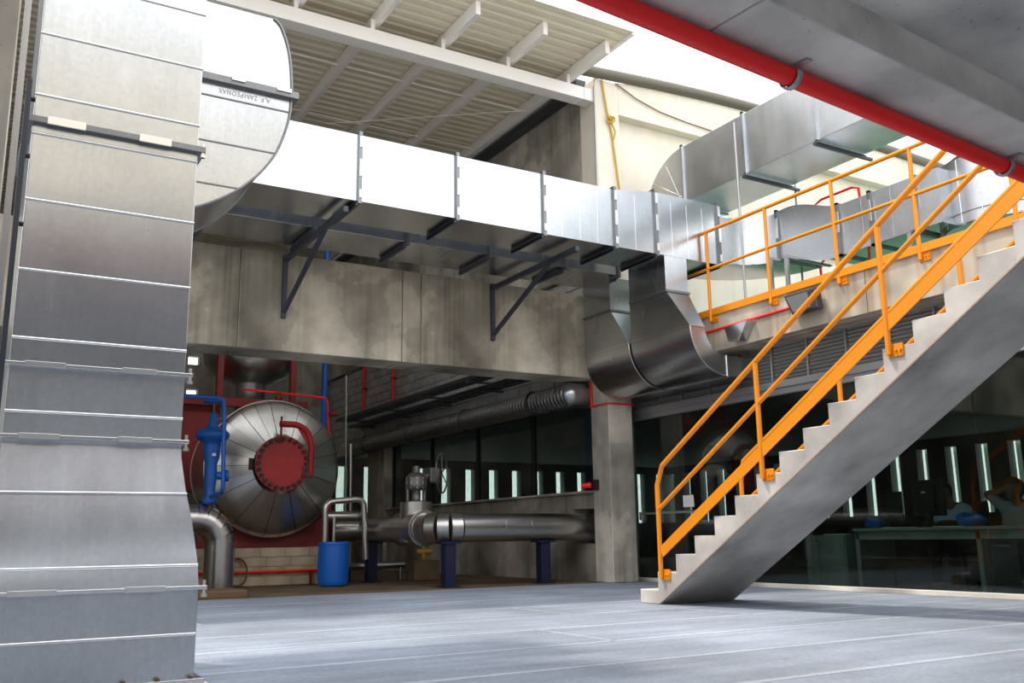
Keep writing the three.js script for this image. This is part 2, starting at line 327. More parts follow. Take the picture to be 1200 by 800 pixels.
// ---------------------------------------------------------------- concrete frame
{ const t = thing('concrete_beam', 'long weathered grey concrete beam spanning the boiler hall opening below the ducts', 'beam', [2, 3.15, -12.35]);
  const x = [-4, -1.2, 0.6, 3.0, 5.32, 5.62, 8.72];
  for (let k = 0; k + 1 < x.length; k++) part('cast_section', bx(x[k] + 0.003, 3.15, -12.65, x[k + 1] - 0.003, 4.5, -12.05 - (k === 4 ? 0.006 : 0), 0.018), M.beam, t); }
{ const t = thing('concrete_column', 'grey concrete column standing at the end of the beam beside the office glass', 'column', [8.9, 0, -12]);
  part('shaft', bx(8.68, 0, -12.22, 9.15, 4.5, -11.75, 0.02), M.column, t);
  part('conduit', [tube([V(8.655, 2.72, -12.2), V(8.655, 2.72, -11.73), V(9.17, 2.72, -11.73)], 0.014, 8), cyl(V(8.655, 2.72, -12.15), V(8.655, 3.12, -12.15), 0.018, 8)], M.red, t, 'thin red conduit round the column'); }
{ const t = thing('concrete_column', 'rough concrete pillar close beside the tall vertical duct', 'column', [-0.2, 0, -4.3]);
  part('shaft', bx(-0.55, 0, -4.75, 0.062, 7, -4.25, 0.02), M.column, t); }
{ const t = thing('concrete_column', 'concrete column at the far left end of the hall opening', 'column', [-3.9, 0, -12.35]);
  part('shaft', bx(-4.3, 0, -12.65, -3.8, 3.15, -12.05, 0.02), M.column, t); }

// ---------------------------------------------------------------- stair
{ const t = thing('concrete_stair', 'pale cast concrete straight stair rising to the walkway with a smooth grey underside', 'stair', [6.84, 0, -8.1]);
  const p = [], r = 0.18, g = 0.2957, z0 = -8.11, y0 = 0.142;
  p.push([z0, 0]); for (let n = 0; n < 17; n++) { p.push([z0 + g * n, y0 + r * n]); p.push([z0 + g * (n + 1), y0 + r * n]); }
  p.pop(); p.push([-3.335, y0 + r * 16]); p.push([-3.335, 2.727]); p.push([-7.81, 0]);
  part('flight', extr(p, 1.035, 'x', 6.325, 0.008), M.stair, t);
  part('arris_strip', bar(V(6.329, 0.012, -7.79), V(6.329, 2.728, -3.345), 0.014, 0.014), M.arris, t, 'brown formwork line along the lower edge'); }

function railing(t, X, out, posts, line, from, to, opt) {   // sloping or level pipe railing along z at x = X
  const P = (z, h) => V(X, line(z) + h, z);
  const top = opt.bend ? [V(X, line(posts[0]) + opt.mid + 0.02, posts[0]), V(X, line(posts[0]) + opt.top, posts[0]), P(to, opt.top)] : [P(from, opt.top), P(to, opt.top)];
  part('top_rail', tube(top, 0.025, 12), M.yellow, t);
  part('mid_rail', tube([P(opt.bend ? posts[0] : from, opt.mid), P(to, opt.mid)], 0.021, 12), M.yellow, t);
  part('toe_board', bar(P(opt.bend ? posts[0] + 0.02 : from, opt.toe), P(to, opt.toe), 0.012, opt.toeH), M.yellow, t);
  for (const z of posts) {
    const b = line(z) + opt.foot, p = part('post', cyl(V(X, b, z), V(X, line(z) + (opt.bend && z === posts[0] ? opt.mid + 0.1 : opt.top), z), 0.024, 12), M.yellow, t);
    part('base_plate', bx(X - out * 0.035 , b - 0.02, z - 0.03, X - out * 0.02, b + 0.085, z + 0.115, 0.003), M.yellow, p);
    for (const dz of [0.055, 0.095]) part('bolt', cyl(V(X - out * 0.02, b + 0.03, z + dz), V(X - out * 0.0, b + 0.03, z + dz), 0.011, 6), M.yellow, p);
  }
}
const nose = (z) => 0.142 + 0.6087 * (z + 8.11);
{ const o = { top: 0.95, mid: 0.56, toe: 0.122, toeH: 0.105, foot: -0.12, bend: true };
  railing(thing('stair_railing', 'yellow pipe railing on the open side of the concrete stair', 'railing', [6.28, 0.2, -7.7]), 6.29, -1, [-7.71, -6.215, -4.765, -3.31], nose, -7.71, -3.2, o);
  railing(thing('stair_railing', 'yellow pipe railing on the glass side of the stair, mostly hidden behind the nearer railing', 'railing', [7.4, 0.2, -7.6]), 7.395, 1, [-7.63, -6.2, -4.8, -3.35], nose, -7.63, -3.2, { ...o, top: 1.0 }); }
{ const t = thing('terrace_railing', 'yellow pipe railing with kick board along the terrace edge', 'railing', [8.96, 3.6, -7]);
  railing(t, 8.965, -1, [-9.64, -8.5, -7.39, -6.27, -5.15, -4.0], () => 3.72, -10.3, -3.2, { top: 1.215, mid: 0.66, toe: 0.03, toeH: 0.095, foot: -0.10 }); }

// ---------------------------------------------------------------- red pipe under the walkway
{ const t = thing('fire_pipe', 'bright red pipe clamped along the underside edge of the walkway', 'pipe', [2, 2.8, -2.8]), T = (g) => g.rotateY(0.0897).translate(2.061, 0, -2.853);
  part('pipe', T(cyl(V(-8.9, 2.802, 0.108), V(6.9, 2.802, 0.108), 0.046, 20)), M.red, t);
  for (const u of [-4.4, -1.55, 1.18, 3.15, 5.4]) part('clamp', [T(new THREE.TorusGeometry(0.055, 0.007, 8, 20, Math.PI * 1.1).rotateZ(Math.PI * 0.95).rotateY(Math.PI / 2).scale(3, 1, 1).translate(u, 2.802, 0.108)), T(bx(u - 0.02, 2.838, 0.15, u + 0.02, 2.85, 0.22))], M.alu, t); }

// ---------------------------------------------------------------- louvre band above the glass
{ const t = thing('louver_grille', 'dark grey louvre band between the office glass and the terrace slab', 'louver', [9.42, 2.68, -7]);
  part('backing', bx(9.482, 2.68, -12.1, 9.498, 3.19, -0.2), M.black, t);
  const zs = []; for (let z = -12.1; z < 0; z += 0.625) zs.push(z);
  const slat = uvMetres(new RoundedBoxGeometry(0.07, 0.009, 0.6, 1, 0.003).rotateZ(-0.62));
  for (let k = 0; k + 1 < zs.length; k++) {
    part('mullion', bx(9.385, 2.68, zs[k] - 0.012, 9.48, 3.19, zs[k] + 0.012), M.alu, t);
    for (let i = 0; i < 10; i++) { const m = new THREE.Mesh(slat, M.louver); m.name = 'slat'; m.position.set(9.44 - t.position.x, 2.715 + i * 0.05 - t.position.y, (zs[k] + zs[k + 1]) / 2 - t.position.z); m.castShadow = m.receiveShadow = true; t.add(m); }
  } }

// ---------------------------------------------------------------- metal roof over the hall
{ const t = thing('steel_beam', 'white painted steel box beam carrying the roof purlins', 'beam', [4, 7.78, -11.85]);
  part('beam', bx(-4, 7.78, -12.0, 8.42, 8.0, -11.75, 0.008), M.whiteSteel, t); part('end_piece', bx(8.426, 7.78, -12.0, 8.64, 8.0, -11.75, 0.008), M.whiteSteel, t);
  for (let k = 0; k < 11; k++) part('cleat', bx(8.10 - 1.15 * k, 8.0, -11.81, 8.16 - 1.15 * k, 8.17, -11.77), M.whiteSteel, t); }
{ const t = thing('metal_roof', 'cream corrugated metal roof on pale steel purlins above the hall', 'roof', [2, 8.05, -17]);
  for (let k = 0; k < 11; k++) { const x = 8.2 - 1.15 * k; part('purlin', bx(x - 0.04, 8.08, -25, x + 0.04, 8.3, -10.78, 0.006), M.whiteSteel, t); }
  for (const z of [-13.35, -15.25, -17.2]) part('sag_rod', cyl(V(-4, 8.19, z), V(8.2, 8.19, z), 0.016, 6), M.whiteSteel, t);
  part('brace_rod', cyl(V(5.2, 8.07, -15.3), V(8.1, 8.07, -13.1), 0.009, 6), M.whiteSteel, t);
  for (let s = 0; s < 15; s++) {                           // sheets one metre wide, four ribs each, ribs along x
    const z0 = -10.38 - s * 1.0, o = [], q = [];
    for (let r = 0; r < 5; r++) { const z = z0 - r * 0.2; for (const [dz, dy] of [[0, 0], [-0.11, 0], [-0.135, 0.038], [-0.175, 0.038]]) o.push([z + dz, 8.305 + dy]); }
    o.push([z0 - 1.005, 8.305]); for (const p of o.slice().reverse()) q.push([p[0], p[1] + 0.004]);
    part('roof_sheet', extr([...o, ...q], 12.55, 'x', -4.1), M.sheet, t);
  }
  part('edge_trim', bx(8.4, 8.27, -25, 8.45, 8.36, -10.4), M.whiteSteel, t);
  part('gutter', bx(8.47, 8.12, -25, 8.67, 8.30, -12.05), M.tray, t); }
{ const t = thing('roof_gutter', 'dark green-brown tubular edge member along the top of the cream wall', 'gutter', [8.7, 8.3, -11.7]);
  part('tube', new THREE.TubeGeometry(new THREE.CatmullRomCurve3([V(8.3, 8.28, -11.72), V(10.4, 8.43, -11.72), V(12.3, 8.50, -11.72), V(16.1, 8.46, -11.72), V(20, 8.3, -11.72), V(24, 8.1, -11.72)]), 40, 0.095, 12), M.gutter, t); }
{ const t = thing('downpipe', 'thin pale conduit running down the wall corner under the roof', 'pipe', [8.6, 4.6, -11.72]); part('pipe', cyl(V(8.60, 4.6, -11.72), V(8.60, 8.05, -11.72), 0.018, 8), M.alu, t); }
{ const t = thing('hanging_rope', 'yellow rope knotted and hanging down the cream wall', 'rope', [8.8, 6, -11.7]);
  part('rope', tube([V(8.77, 8.2, -11.72), V(8.82, 7.85, -11.72), V(8.88, 7.5, -11.72), V(8.93, 7.3, -11.72), V(8.98, 6.9, -11.72), V(9.06, 6.2, -11.72), V(9.08, 5.4, -11.72)], 0.017, 8), M.rope, t);
  part('knot', [new THREE.TorusKnotGeometry(0.045, 0.018, 40, 8).translate(8.9, 7.5, -11.68), tube([V(8.9, 7.5, -11.7), V(9.0, 7.3, -11.7), V(8.95, 7.15, -11.7)], 0.014, 8)], M.rope, t); }
{ const t = thing('loose_cable', 'brown cable sagging across the top of the cream wall', 'cable', [9.9, 7.9, -11.7]);
  part('cable', tube([V(9.05, 8.21, -11.72), V(9.5, 8.02, -11.72), V(10, 7.9, -11.72), V(10.6, 7.84, -11.72), V(11.3, 7.8, -11.72)], 0.012, 6), M.wire, t); }
// ---------------------------------------------------------------- galvanised ducts
function flangeX(t, x, y0, y1, z0, z1, clips = true) {     // slide-on frame round a duct that runs along x
  const e = 0.035, w = 0.022, f = part('flange', [bx(x - w, y0 - e, z1 - 0.002, x + w, y1 + e, z1 + e), bx(x - w, y0 - e, z0 - e, x + w, y1 + e, z0 + 0.002), bx(x - w, y0 - e, z0, x + w, y0 + 0.002, z1), bx(x - w, y1 - 0.002, z0, x + w, y1 + e, z1)], M.galvFlange, t);
  if (clips) for (const [a, b] of [[0.04, 0.16], [0.36, 0.62], [0.8, 0.97]]) part('clip', bx(x - 0.012, y0 + (y1 - y0) * a, z1 + e - 0.004, x + 0.03, y0 + (y1 - y0) * b, z1 + e + 0.008, 0.003), M.clip, f);
}
function flangeY(t, y, x0, x1, z0, z1, mat = M.galvFlange) { // the same for a riser, clips along the front
  const e = 0.034, w = mat === M.galvFlange ? 0.017 : 0.009, f = part('flange', [bx(x0 - e, y - w, z1 - 0.002, x1 + e, y + w, z1 + e, 0.003), bx(x0 - e, y - w, z0 - e, x1 + e, y + w, z0 + 0.002, 0.003), bx(x0 - e, y - w, z0, x0 + 0.002, y + w, z1), bx(x1 - 0.002, y - w, z0, x1 + e, y + w, z1)], mat, t);
  const L = x1 - x0; for (const [a, b] of [[0.08, 0.3], [0.62, 0.82]]) part('clip', bx(x0 + L * a, y - w - 0.003, z1 + e - 0.004, x0 + L * b, y + w + 0.005, z1 + e + 0.005, 0.002), M.clip, f);
  part('bolt', [cyl(V(x1 + 0.02, y - 0.045, z1 + 0.022), V(x1 + 0.02, y + 0.035, z1 + 0.022), 0.009, 6), cyl(V(x1 + 0.02, y - 0.045, z1 + 0.022), V(x1 + 0.02, y - 0.03, z1 + 0.022), 0.016, 6)], M.clip, f);
}
{ // tall riser in the foreground
  const t = thing('air_duct', 'tall vertical galvanised duct with bright seams standing on the courtyard floor', 'duct', [0.6, 0.02, -5.4]);
  const x0 = 0.175, x1 = 0.985, z0 = -5.8, z1 = -5.0;
  const fl = [1.185, 1.53, 2.775];
  const cuts = [...fl, 5.2];
  for (let k = 0; k + 1 < cuts.length; k++) part('duct_section', bx(x0, cuts[k], z0, x1, cuts[k + 1], z1, 0.006), k === 0 ? M.galvDull : M.galv, t);
  for (const y of fl) flangeY(t, y, x0, x1, z0, z1, y > 2 ? M.galvFlange : M.galvBead);
  for (const y of [1.305, 1.66, 2.0, 2.36, 2.71, 2.92, 3.26, 3.59, 3.95, 4.4]) part('bead', cyl(V(x0, y, z1), V(x1, y, z1), 0.008, 8), M.galvBead, t);
  const ring = (y, a, b, c, d) => [V(a, y, d), V(b, y, d), V(b, y, c), V(a, y, c)];
  // transition that swells toward the base
  const R = [ring(1.185, x0, x1, z0, z1)], S = [[1.1, 0.02, 0.002], [0.95, 0.065, 0.02], [0.78, 0.12, 0.05], [0.6, 0.165, 0.075], [0.47, 0.18, 0.085]];
  for (const [y, dz, dx] of S) R.push(ring(y, x0, x1 + dx, z0 - dz, z1 + dz));
  part('transition', loft(R.reverse()), M.galvDull, t);
  part('duct_section', bx(x0, 0.05, z0 - 0.18, x1 + 0.085, 0.47, z1 + 0.18, 0.006), M.galvDull, t);
  flangeY(t, 0.47, x0, x1 + 0.085, z0 - 0.18, z1 + 0.18, M.galvBead);
  for (const [y, dz, dx] of [[0.92, 0.076, 0.026], [0.575, 0.17, 0.078]]) part('bead', cyl(V(x0, y, z1 + dz), V(x1 + dx, y, z1 + dz), 0.008, 8), M.galvBead, t);
  part('bead', cyl(V(x0, 0.255, z1 + 0.18), V(x1 + 0.08, 0.255, z1 + 0.18), 0.008, 8), M.galvBead, t);
  const bf = part('base_flange', bx(x0 - 0.012, 0.03, z0 - 0.22, x1 + 0.125, 0.055, z1 + 0.225, 0.004), M.galvDull, t);
  for (let k = 0; k < 7; k++) part('bolt', cyl(V(0.15 + k * 0.15, 0.05, z1 + 0.205), V(0.15 + k * 0.15, 0.066, z1 + 0.205), 0.011, 6), M.rust, bf);
  const p = thing('duct_plinth', 'low white plinth under the tall vertical duct', 'plinth', [0.58, 0, -5.4]);
  part('slab', bx(-0.05, 0, -6.1, 1.13, 0.032, -4.72, 0.005), M.paper, p);
}
{ // steel uprights beside the riser
  const t = thing('steel_upright', 'grey steel angle upright between the pillar and the tall duct', 'upright', [0.1, 0, -4.9]);
  part('angle', extr([[0.085, -4.78], [0.115, -4.78], [0.115, -4.86], [0.108, -4.86], [0.108, -4.787], [0.085, -4.787]], 7, 'y', 0), M.alu, t);
  part('strut', bx(0.13, 0, -4.95, 0.155, 2.95, -4.9, 0.003), M.bracket, t);
  for (const y of [2.2, 2.55, 2.85]) part('bolt', cyl(V(0.155, y, -4.92), V(0.175, y, -4.92), 0.012, 6), M.boltDark, t);
}
{ // rounded return bend behind the riser
  const t = thing('duct_bend', 'large rounded galvanised duct bend behind the tall vertical duct with pencilled writing', 'duct', [1.1, 2.72, -6.2]);
  const right = [[1.60, 4.19], [1.655, 4.14], [1.712, 3.98], [1.738, 3.79], [1.742, 3.62], [1.724, 3.446], [1.662, 3.242], [1.581, 3.10], [1.50, 3.0], [1.395, 2.9], [1.264, 2.81], [1.135, 2.745], [1.0, 2.71]];
  const sp = new THREE.SplineCurve(right.map((p) => new THREE.Vector2(...p))).getPoints(48).map((p) => [p.x, p.y]);
  part('cheek_panel', toCreasedNormals(extr([[0.25, 4.19], ...sp, [0.25, 2.70]].reverse(), 0.72, 'z', -6.57), 0.5), M.galv, t);
  const rim = [[0.25, 4.19], ...sp, [0.25, 2.70]].map((p) => V(p[0], p[1], -5.845));
  part('rim', new THREE.TubeGeometry(new THREE.CatmullRomCurve3(rim.slice(1, -1)), 60, 0.009, 6), M.galvFlange, t);
  part('rim', new THREE.TubeGeometry(new THREE.CatmullRomCurve3(rim.slice(1, -1).map((p) => V(p.x, p.y, -6.575))), 60, 0.009, 6), M.galvFlange, t);
  const f = part('flange', bx(0.25, 3.622, -6.6, 1.785, 3.672, -5.81, 0.004), M.galvFlange, t);
  for (const [a, b] of [[1.33, 1.42], [1.63, 1.73]]) part('clip', bx(a, 3.65, -5.815, b, 3.68, -5.80, 0.003), M.clip, f);
  for (const [y, x] of [[3.53, 1.735], [3.215, 1.645], [2.925, 1.42]]) part('seam', bx(0.9, y - 0.004, -5.852, x, y + 0.004, -5.843), M.galvFlange, t);
}
{ // twin horizontal ducts on brackets over the beam
  const t = thing('air_duct', 'long horizontal galvanised duct with tall flanges running above the concrete beam', 'duct', [5, 4.51, -10.2]);
  const y0 = 4.512, y1 = 5.325, z0 = -10.5, z1 = -9.72, xs = [0.9, 2.46, 3.73, 5.0, 6.26, 7.4, 8.11, 9.27];
  for (let k = 0; k + 1 < xs.length; k++) {
    const top0 = k < 5 ? y1 : k === 5 ? y1 : 5.42, top1 = k < 5 ? y1 : 5.42;
    const ring = (x, yt) => [V(x, y0, z1), V(x, yt, z1), V(x, yt, z0), V(x, y0, z0)];
    part('duct_section', loft([ring(xs[k], top0), ring(xs[k + 1], top1)], true), M.galv, t);
    flangeX(t, xs[k + 1], y0, top1, z0, z1);
    const n = k === 5 ? 2 : 4; for (let i = 1; i < n; i++) { const x = xs[k] + (xs[k + 1] - xs[k]) * (i / n); part('bead', bx(x - 0.004, y0 + 0.01, z1 - 0.002, x + 0.004, y1 - 0.01, z1 + 0.005), M.galvBead, t); }
    part('support_angle', [bx(xs[k + 1] - 0.05, y0 - 0.06, z0 + 0.02, xs[k + 1] - 0.01, y0 - 0.035, z1 + 0.02), bx(xs[k + 1] - 0.05, y0 - 0.075, z0 + 0.02, xs[k + 1] - 0.044, y0 - 0.03, z1 + 0.02)], M.bracket, t);
  }
}
{ const t = thing('air_duct', 'second horizontal galvanised duct lying behind the first above the concrete beam', 'duct', [5, 4.51, -11.3]);
  const y0 = 4.512, y1 = 5.30, z0 = -11.72, z1 = -10.86, xs = [0.9, 2.35, 3.6, 4.86, 6.1, 7.35, 8.3];
  for (let k = 0; k + 1 < xs.length; k++) { part('duct_section', bx(xs[k], y0, z0, xs[k + 1], y1, z1, 0.005), M.galv, t); flangeX(t, xs[k + 1], y0, y1, z0, z1, false);
    part('support_angle', bx(xs[k + 1] - 0.05, y0 - 0.075, z0, xs[k + 1] - 0.01, y0 - 0.035, z1 - 0.04), M.bracket, t); }
}
for (const [x, near] of [[3.585, 'the rounded duct bend'], [6.79, 'the drop ducts']]) {
  const t = thing('steel_bracket', 'dark steel triangular bracket bolted to the concrete beam near ' + near, 'bracket', [x, 3.6, -12.03]);
  part('upright', bx(x - 0.03, 3.59, -12.05, x + 0.03, 4.47, -11.995, 0.004), M.bracket, t);
  part('arm', bar(V(x, 4.40, -12.05), V(x, 4.40, -9.74), 0.06, 0.07), M.bracket, t);
  part('strut', bar(V(x, 3.68, -12.0), V(x, 4.38, -10.42), 0.05, 0.055), M.bracket, t);
}
function dropDuct(label, zb, zt, zl) {                     // drop that widens toward the viewer and turns in under the terrace slab
  const t = thing('drop_duct', label, 'duct', [8.5, 2.8, (zb + zt) / 2], 'drop ducts under the terrace corner'), x0 = 8.24, ring = (y, a, b, z1) => [V(a, y, z1), V(b, y, z1), V(b, y, zb), V(a, y, zb)];
  part('neck', loft([ring(4.0, x0, 8.64, zt), ring(4.515, x0, 8.64, zt)]), M.galv, t);
  part('transition', loft([ring(3.42, x0, 8.5, zl), ring(4.0, x0, 8.64, zt)]), M.galv, t);
  part('joint_band', [bx(x0 - 0.02, 3.985, zb, 8.66, 4.02, zt + 0.025, 0.004)], M.galvFlange, t);
  part('joint_band', [bx(x0 - 0.012, 3.41, zb, 8.51, 3.43, zl + 0.012, 0.003)], M.galvBead, t);
  const o = [], n = 20; for (let k = 0; k <= n; k++) { const a = Math.PI / 2 * k / n; o.push([8.86 - 0.62 * Math.cos(a), 3.42 - 0.64 * Math.sin(a)]); }
  const inner = []; for (let k = 0; k <= 8; k++) { const a = Math.PI / 2 * k / 8; inner.push([8.86 - 0.36 * Math.cos(a), 3.42 - 0.36 * Math.sin(a)]); }
  const wide = o.concat([[9.4, 2.78], [9.4, 3.06]], inner.slice().reverse());
  part('heel', toCreasedNormals(extr(wide, zl - zb, 'z', zb), 0.5), M.galv, t);
  part('rim', new THREE.TubeGeometry(new THREE.CatmullRomCurve3(o.map((p) => V(p[0], p[1], zl + 0.002))), 24, 0.009, 6), M.galvBead, t);
  part('joint_band', bx(8.85, 2.765, zb, 8.88, 3.07, zl + 0.014, 0.003), M.galvBead, t);
}
dropDuct('dark shiny curved drop duct hanging from the long front duct under the terrace corner', -10.54, -9.72, -9.27);
dropDuct('shaded curved drop duct squeezed between the concrete column and its neighbouring drop duct', -11.70, -11.01, -10.60);

{ // run along the terrace: turns, steps down and goes toward the round casing
  const t = thing('air_duct', 'galvanised duct turning along the terrace behind the yellow railing with a wavy step down', 'duct', [10.2, 4.3, -8]);
  const W = 0.85, fr = (x, z, ang, yb, yt) => { const ux = Math.sin(ang), uz = -Math.cos(ang); return [V(x, yb, z), V(x, yt, z), V(x + W * ux, yt, z + W * uz), V(x + W * ux, yb, z + W * uz)]; };
  // ang 0: duct runs along +x, its hidden side toward -z; ang 90 degrees: it runs along +z, hidden side toward +x
  const bend = []; for (let k = 0; k <= 8; k++) { const a = Math.PI / 2 * k / 8; bend.push(fr(9.30 + 0.64 * Math.sin(a), -9.72 + 0.5 * (1 - Math.cos(a)), a, 4.55, 5.25)); }
  part('elbow', loft(bend, true), M.galvSatin, t);
  const og = []; for (let k = 0; k <= 14; k++) { const s = k / 14, e = s * s * (3 - 2 * s), bump = 0.07 * Math.sin(s * Math.PI); og.push(fr(9.95, -9.2 + s * 1.08, Math.PI / 2, 4.56 - 0.23 * e - bump * 0.6, 5.26 - 0.24 * e + bump)); }
  part('offset_section', loft(og, true), M.galvSatin, t);
  part('duct_section', loft([fr(9.95, -8.12, Math.PI / 2, 4.33, 5.02), fr(9.95, -7.6, Math.PI / 2, 4.33, 5.02)], true), M.galvSatin, t);
  part('duct_section', loft([fr(9.95, -7.6, Math.PI / 2, 4.33, 5.02), fr(9.95, -6.6, Math.PI / 2, 4.33, 5.02)], true), M.galvSatin, t);
  for (const [z, a, b] of [[-9.2, 4.56, 5.26], [-8.12, 4.33, 5.02], [-7.6, 4.33, 5.02], [-6.95, 4.33, 5.02]]) { const f = part('flange', [bx(9.915, a - 0.03, z - 0.02, 9.952, b + 0.03, z + 0.02), bx(9.915, b, z - 0.02, 10.8, b + 0.03, z + 0.02), bx(9.915, a - 0.03, z - 0.02, 10.8, a, z + 0.02)], M.galvFlange, t); part('clip', bx(9.905, a + 0.3, z - 0.01, 9.918, b - 0.1, z + 0.028), M.clip, f); }
  const under = (f) => f.map(([a, b, c, d]) => [V(a.x, a.y - 0.008, a.z), V(a.x, a.y - 0.001, a.z), V(d.x, d.y - 0.001, d.z), V(d.x, d.y - 0.008, d.z)]);
  for (const f of [bend, og, [fr(9.95, -8.12, Math.PI / 2, 4.33, 5.02), fr(9.95, -6.6, Math.PI / 2, 4.33, 5.02)]]) part('bottom_sheet', loft(under(f), true), M.galvGloss, t, 'glossy bottom sheet of the duct');
  part('bead', [-7.3, -7.75].map((z) => bx(9.946, 4.35, z - 0.004, 9.952, 5.0, z + 0.004)), M.galvBead, t);
}
{ const t = thing('round_casing', 'large round galvanised casing on the terrace with torn lagging on top', 'duct casing', [10.95, 4.3, -6.35]);
  part('bottom_sheet', new THREE.CylinderGeometry(0.775, 0.775, 0.012, 48).translate(10.9, 4.282, -6.35), M.galvGloss, t, 'glossy bottom of the casing');
  part('drum', new THREE.CylinderGeometry(0.78, 0.78, 0.82, 48, 1, false).translate(10.9, 4.70, -6.35), M.galvSatin, t);
  for (const y of [4.42, 4.86]) part('band', new THREE.CylinderGeometry(0.787, 0.787, 0.012, 48).translate(10.9, y, -6.35), M.galvFlange, t);
  for (let k = 0; k < 6; k++) { const a = Math.PI * (0.72 + k * 0.11); part('bead', cyl(V(10.9 + 0.783 * Math.cos(a), 4.3, -6.35 + 0.783 * Math.sin(a)), V(10.9 + 0.783 * Math.cos(a), 5.1, -6.35 + 0.783 * Math.sin(a)), 0.006, 6), M.galvBead, t); }
  const g = new THREE.SphereGeometry(0.72, 26, 10, 0, Math.PI * 2, 0, Math.PI / 2); const p = g.attributes.position;
  for (let i = 0; i < p.count; i++) p.setXYZ(i, p.getX(i) * 1.06, p.getY(i) * 0.2 + 0.06 * (noise(p.getX(i) * 7 + 50, p.getZ(i) * 7 + 50, 999, 5) - 0.5), p.getZ(i) * 1.06);
  g.computeVertexNormals(); part('lagging', g.translate(10.9, 5.12, -6.35), M.insulation, t);
  for (const [x, z] of [[10.3, -6.85], [10.35, -5.9], [11.5, -6.8], [11.5, -5.9]]) part('leg', bx(x - 0.025, 3.72, z - 0.025, x + 0.025, 4.32, z + 0.025), M.alu, t);
}
{ // upper duct along the terrace with its elbow
  const t = thing('air_duct', 'dark shiny upper duct on hanging rods high over the terrace with an elbow bending down', 'duct', [9.95, 5.8, -8]);
  const x0 = 9.5, x1 = 10.45, y0 = 5.81, y1 = 6.735, zs = [-10.65, -9.3, -7.98, -6.6, -5.2, -3.9];
  for (let k = 0; k + 1 < zs.length; k++) {
    part('duct_section', bx(x0, y0, zs[k], x1, y1, zs[k + 1], 0.006), M.galvSatin, t);
    part('flange', [bx(x0 - 0.03, y0 - 0.02, zs[k] - 0.02, x0, y1 + 0.03, zs[k] + 0.02), bx(x0 - 0.03, y1, zs[k] - 0.02, x1, y1 + 0.03, zs[k] + 0.02), bx(x0 - 0.03, y0 - 0.03, zs[k] - 0.02, x1, y0, zs[k] + 0.02)], M.galvDull, t);
  }
  const o = []; for (let k = 0; k <= 16; k++) { const a = Math.PI / 2 * k / 16; o.push([-10.65 - 0.97 * Math.sin(a), 5.765 + 0.97 * Math.cos(a)]); }
  o.push([-11.62, 5.32], [-10.7, 5.32], [-10.7, 5.765], [-10.65, 5.81]);
  part('elbow', toCreasedNormals(extr(o, x1 - x0, 'x', x0), 0.5), M.galvSatin, t);
  part('bead', [cyl(V(x0 - 0.003, 5.85, -10.72), V(x0 - 0.003, 6.55, -11.05), 0.006, 6), cyl(V(x0 - 0.003, 5.9, -10.68), V(x0 - 0.003, 6.38, -11.4), 0.006, 6)], M.galvBead, t);
  for (const z of [-9.32, -8.0, -6.6]) part('cross_bar', bar(V(9.45, y0 - 0.05, z), V(10.6, y0 - 0.05, z), 0.04, 0.04), M.bracket, t);
  for (const x of [9.38, 10.56]) part('hanger_rod', cyl(V(x, 3.72, -9.36), V(x, 6.6, -9.36), 0.018, 8), M.alu, t);
}
for (const [x, z, h, l] of [[9.75, -9.2, 4.55, 'below the turn of the terrace duct'], [9.75, -8.9, 4.5, 'below the wavy step of the terrace duct'], [9.85, -7.0, 4.33, 'beside the round casing']]) {
  const t = thing('duct_support', 'short grey steel duct support on the terrace ' + l, 'support', [x, 3.72, z]);
  part('post', bx(x - 0.025, 3.725, z - 0.025, x + 0.025, h, z + 0.025, 0.003), M.alu, t); part('foot', bx(x - 0.07, 3.725, z - 0.07, x + 0.07, 3.737, z + 0.07), M.alu, t); part('cross_bar', bx(x - 0.03, h - 0.04, z - 0.03, x + 0.9, h, z + 0.03), M.alu, t);
}
{ const t = thing('red_conduit_pipe', 'small red pipe loop standing behind the wavy terrace duct', 'pipe', [10.9, 3.7, -8.9]); part('pipe', tube([V(10.9, 3.72, -9.3), V(10.9, 5.62, -9.3), V(10.9, 5.62, -8.5), V(10.9, 3.72, -8.4)], 0.02, 8), M.red, t); }
{ const t = thing('floodlight', 'dark floodlight with a grey glass face fixed to the terrace slab', 'floodlight', [8.9, 3.36, -7.9]);
  part('housing', extr([[-8.17, 3.63], [-8.05, 3.36], [-7.64, 3.37], [-7.66, 3.63]], 0.11, 'x', 8.84, 0.012), M.lampCase, t); part('glass', extr([[-8.12, 3.60], [-8.02, 3.39], [-7.74, 3.40], [-7.78, 3.60]], 0.012, 'x', 8.832), M.lampGlass, t);
  part('bracket', bx(8.94, 3.45, -7.95, 9.0, 3.55, -7.85), M.lampCase, t); }
{ const t = thing('conduit', 'red conduit running along the terrace slab to the floodlight', 'conduit', [8.99, 3.5, -9]); part('pipe', tube([V(8.985, 3.49, -9.9), V(8.985, 3.505, -8.15)], 0.016, 8), M.red, t); part('coupling', cyl(V(8.985, 3.498, -9.0), V(8.985, 3.498, -8.94), 0.021, 10), M.red, t); }
{ const t = thing('junction_cowl', 'small folded metal cowl on the slab edge beside the drop ducts', 'cowl', [8.9, 3.2, -9.1]); part('cowl', extr([[-9.26, 3.44], [-8.82, 3.46], [-9.0, 3.22], [-9.2, 3.24]], 0.16, 'x', 8.84, 0.004), M.galv, t); }
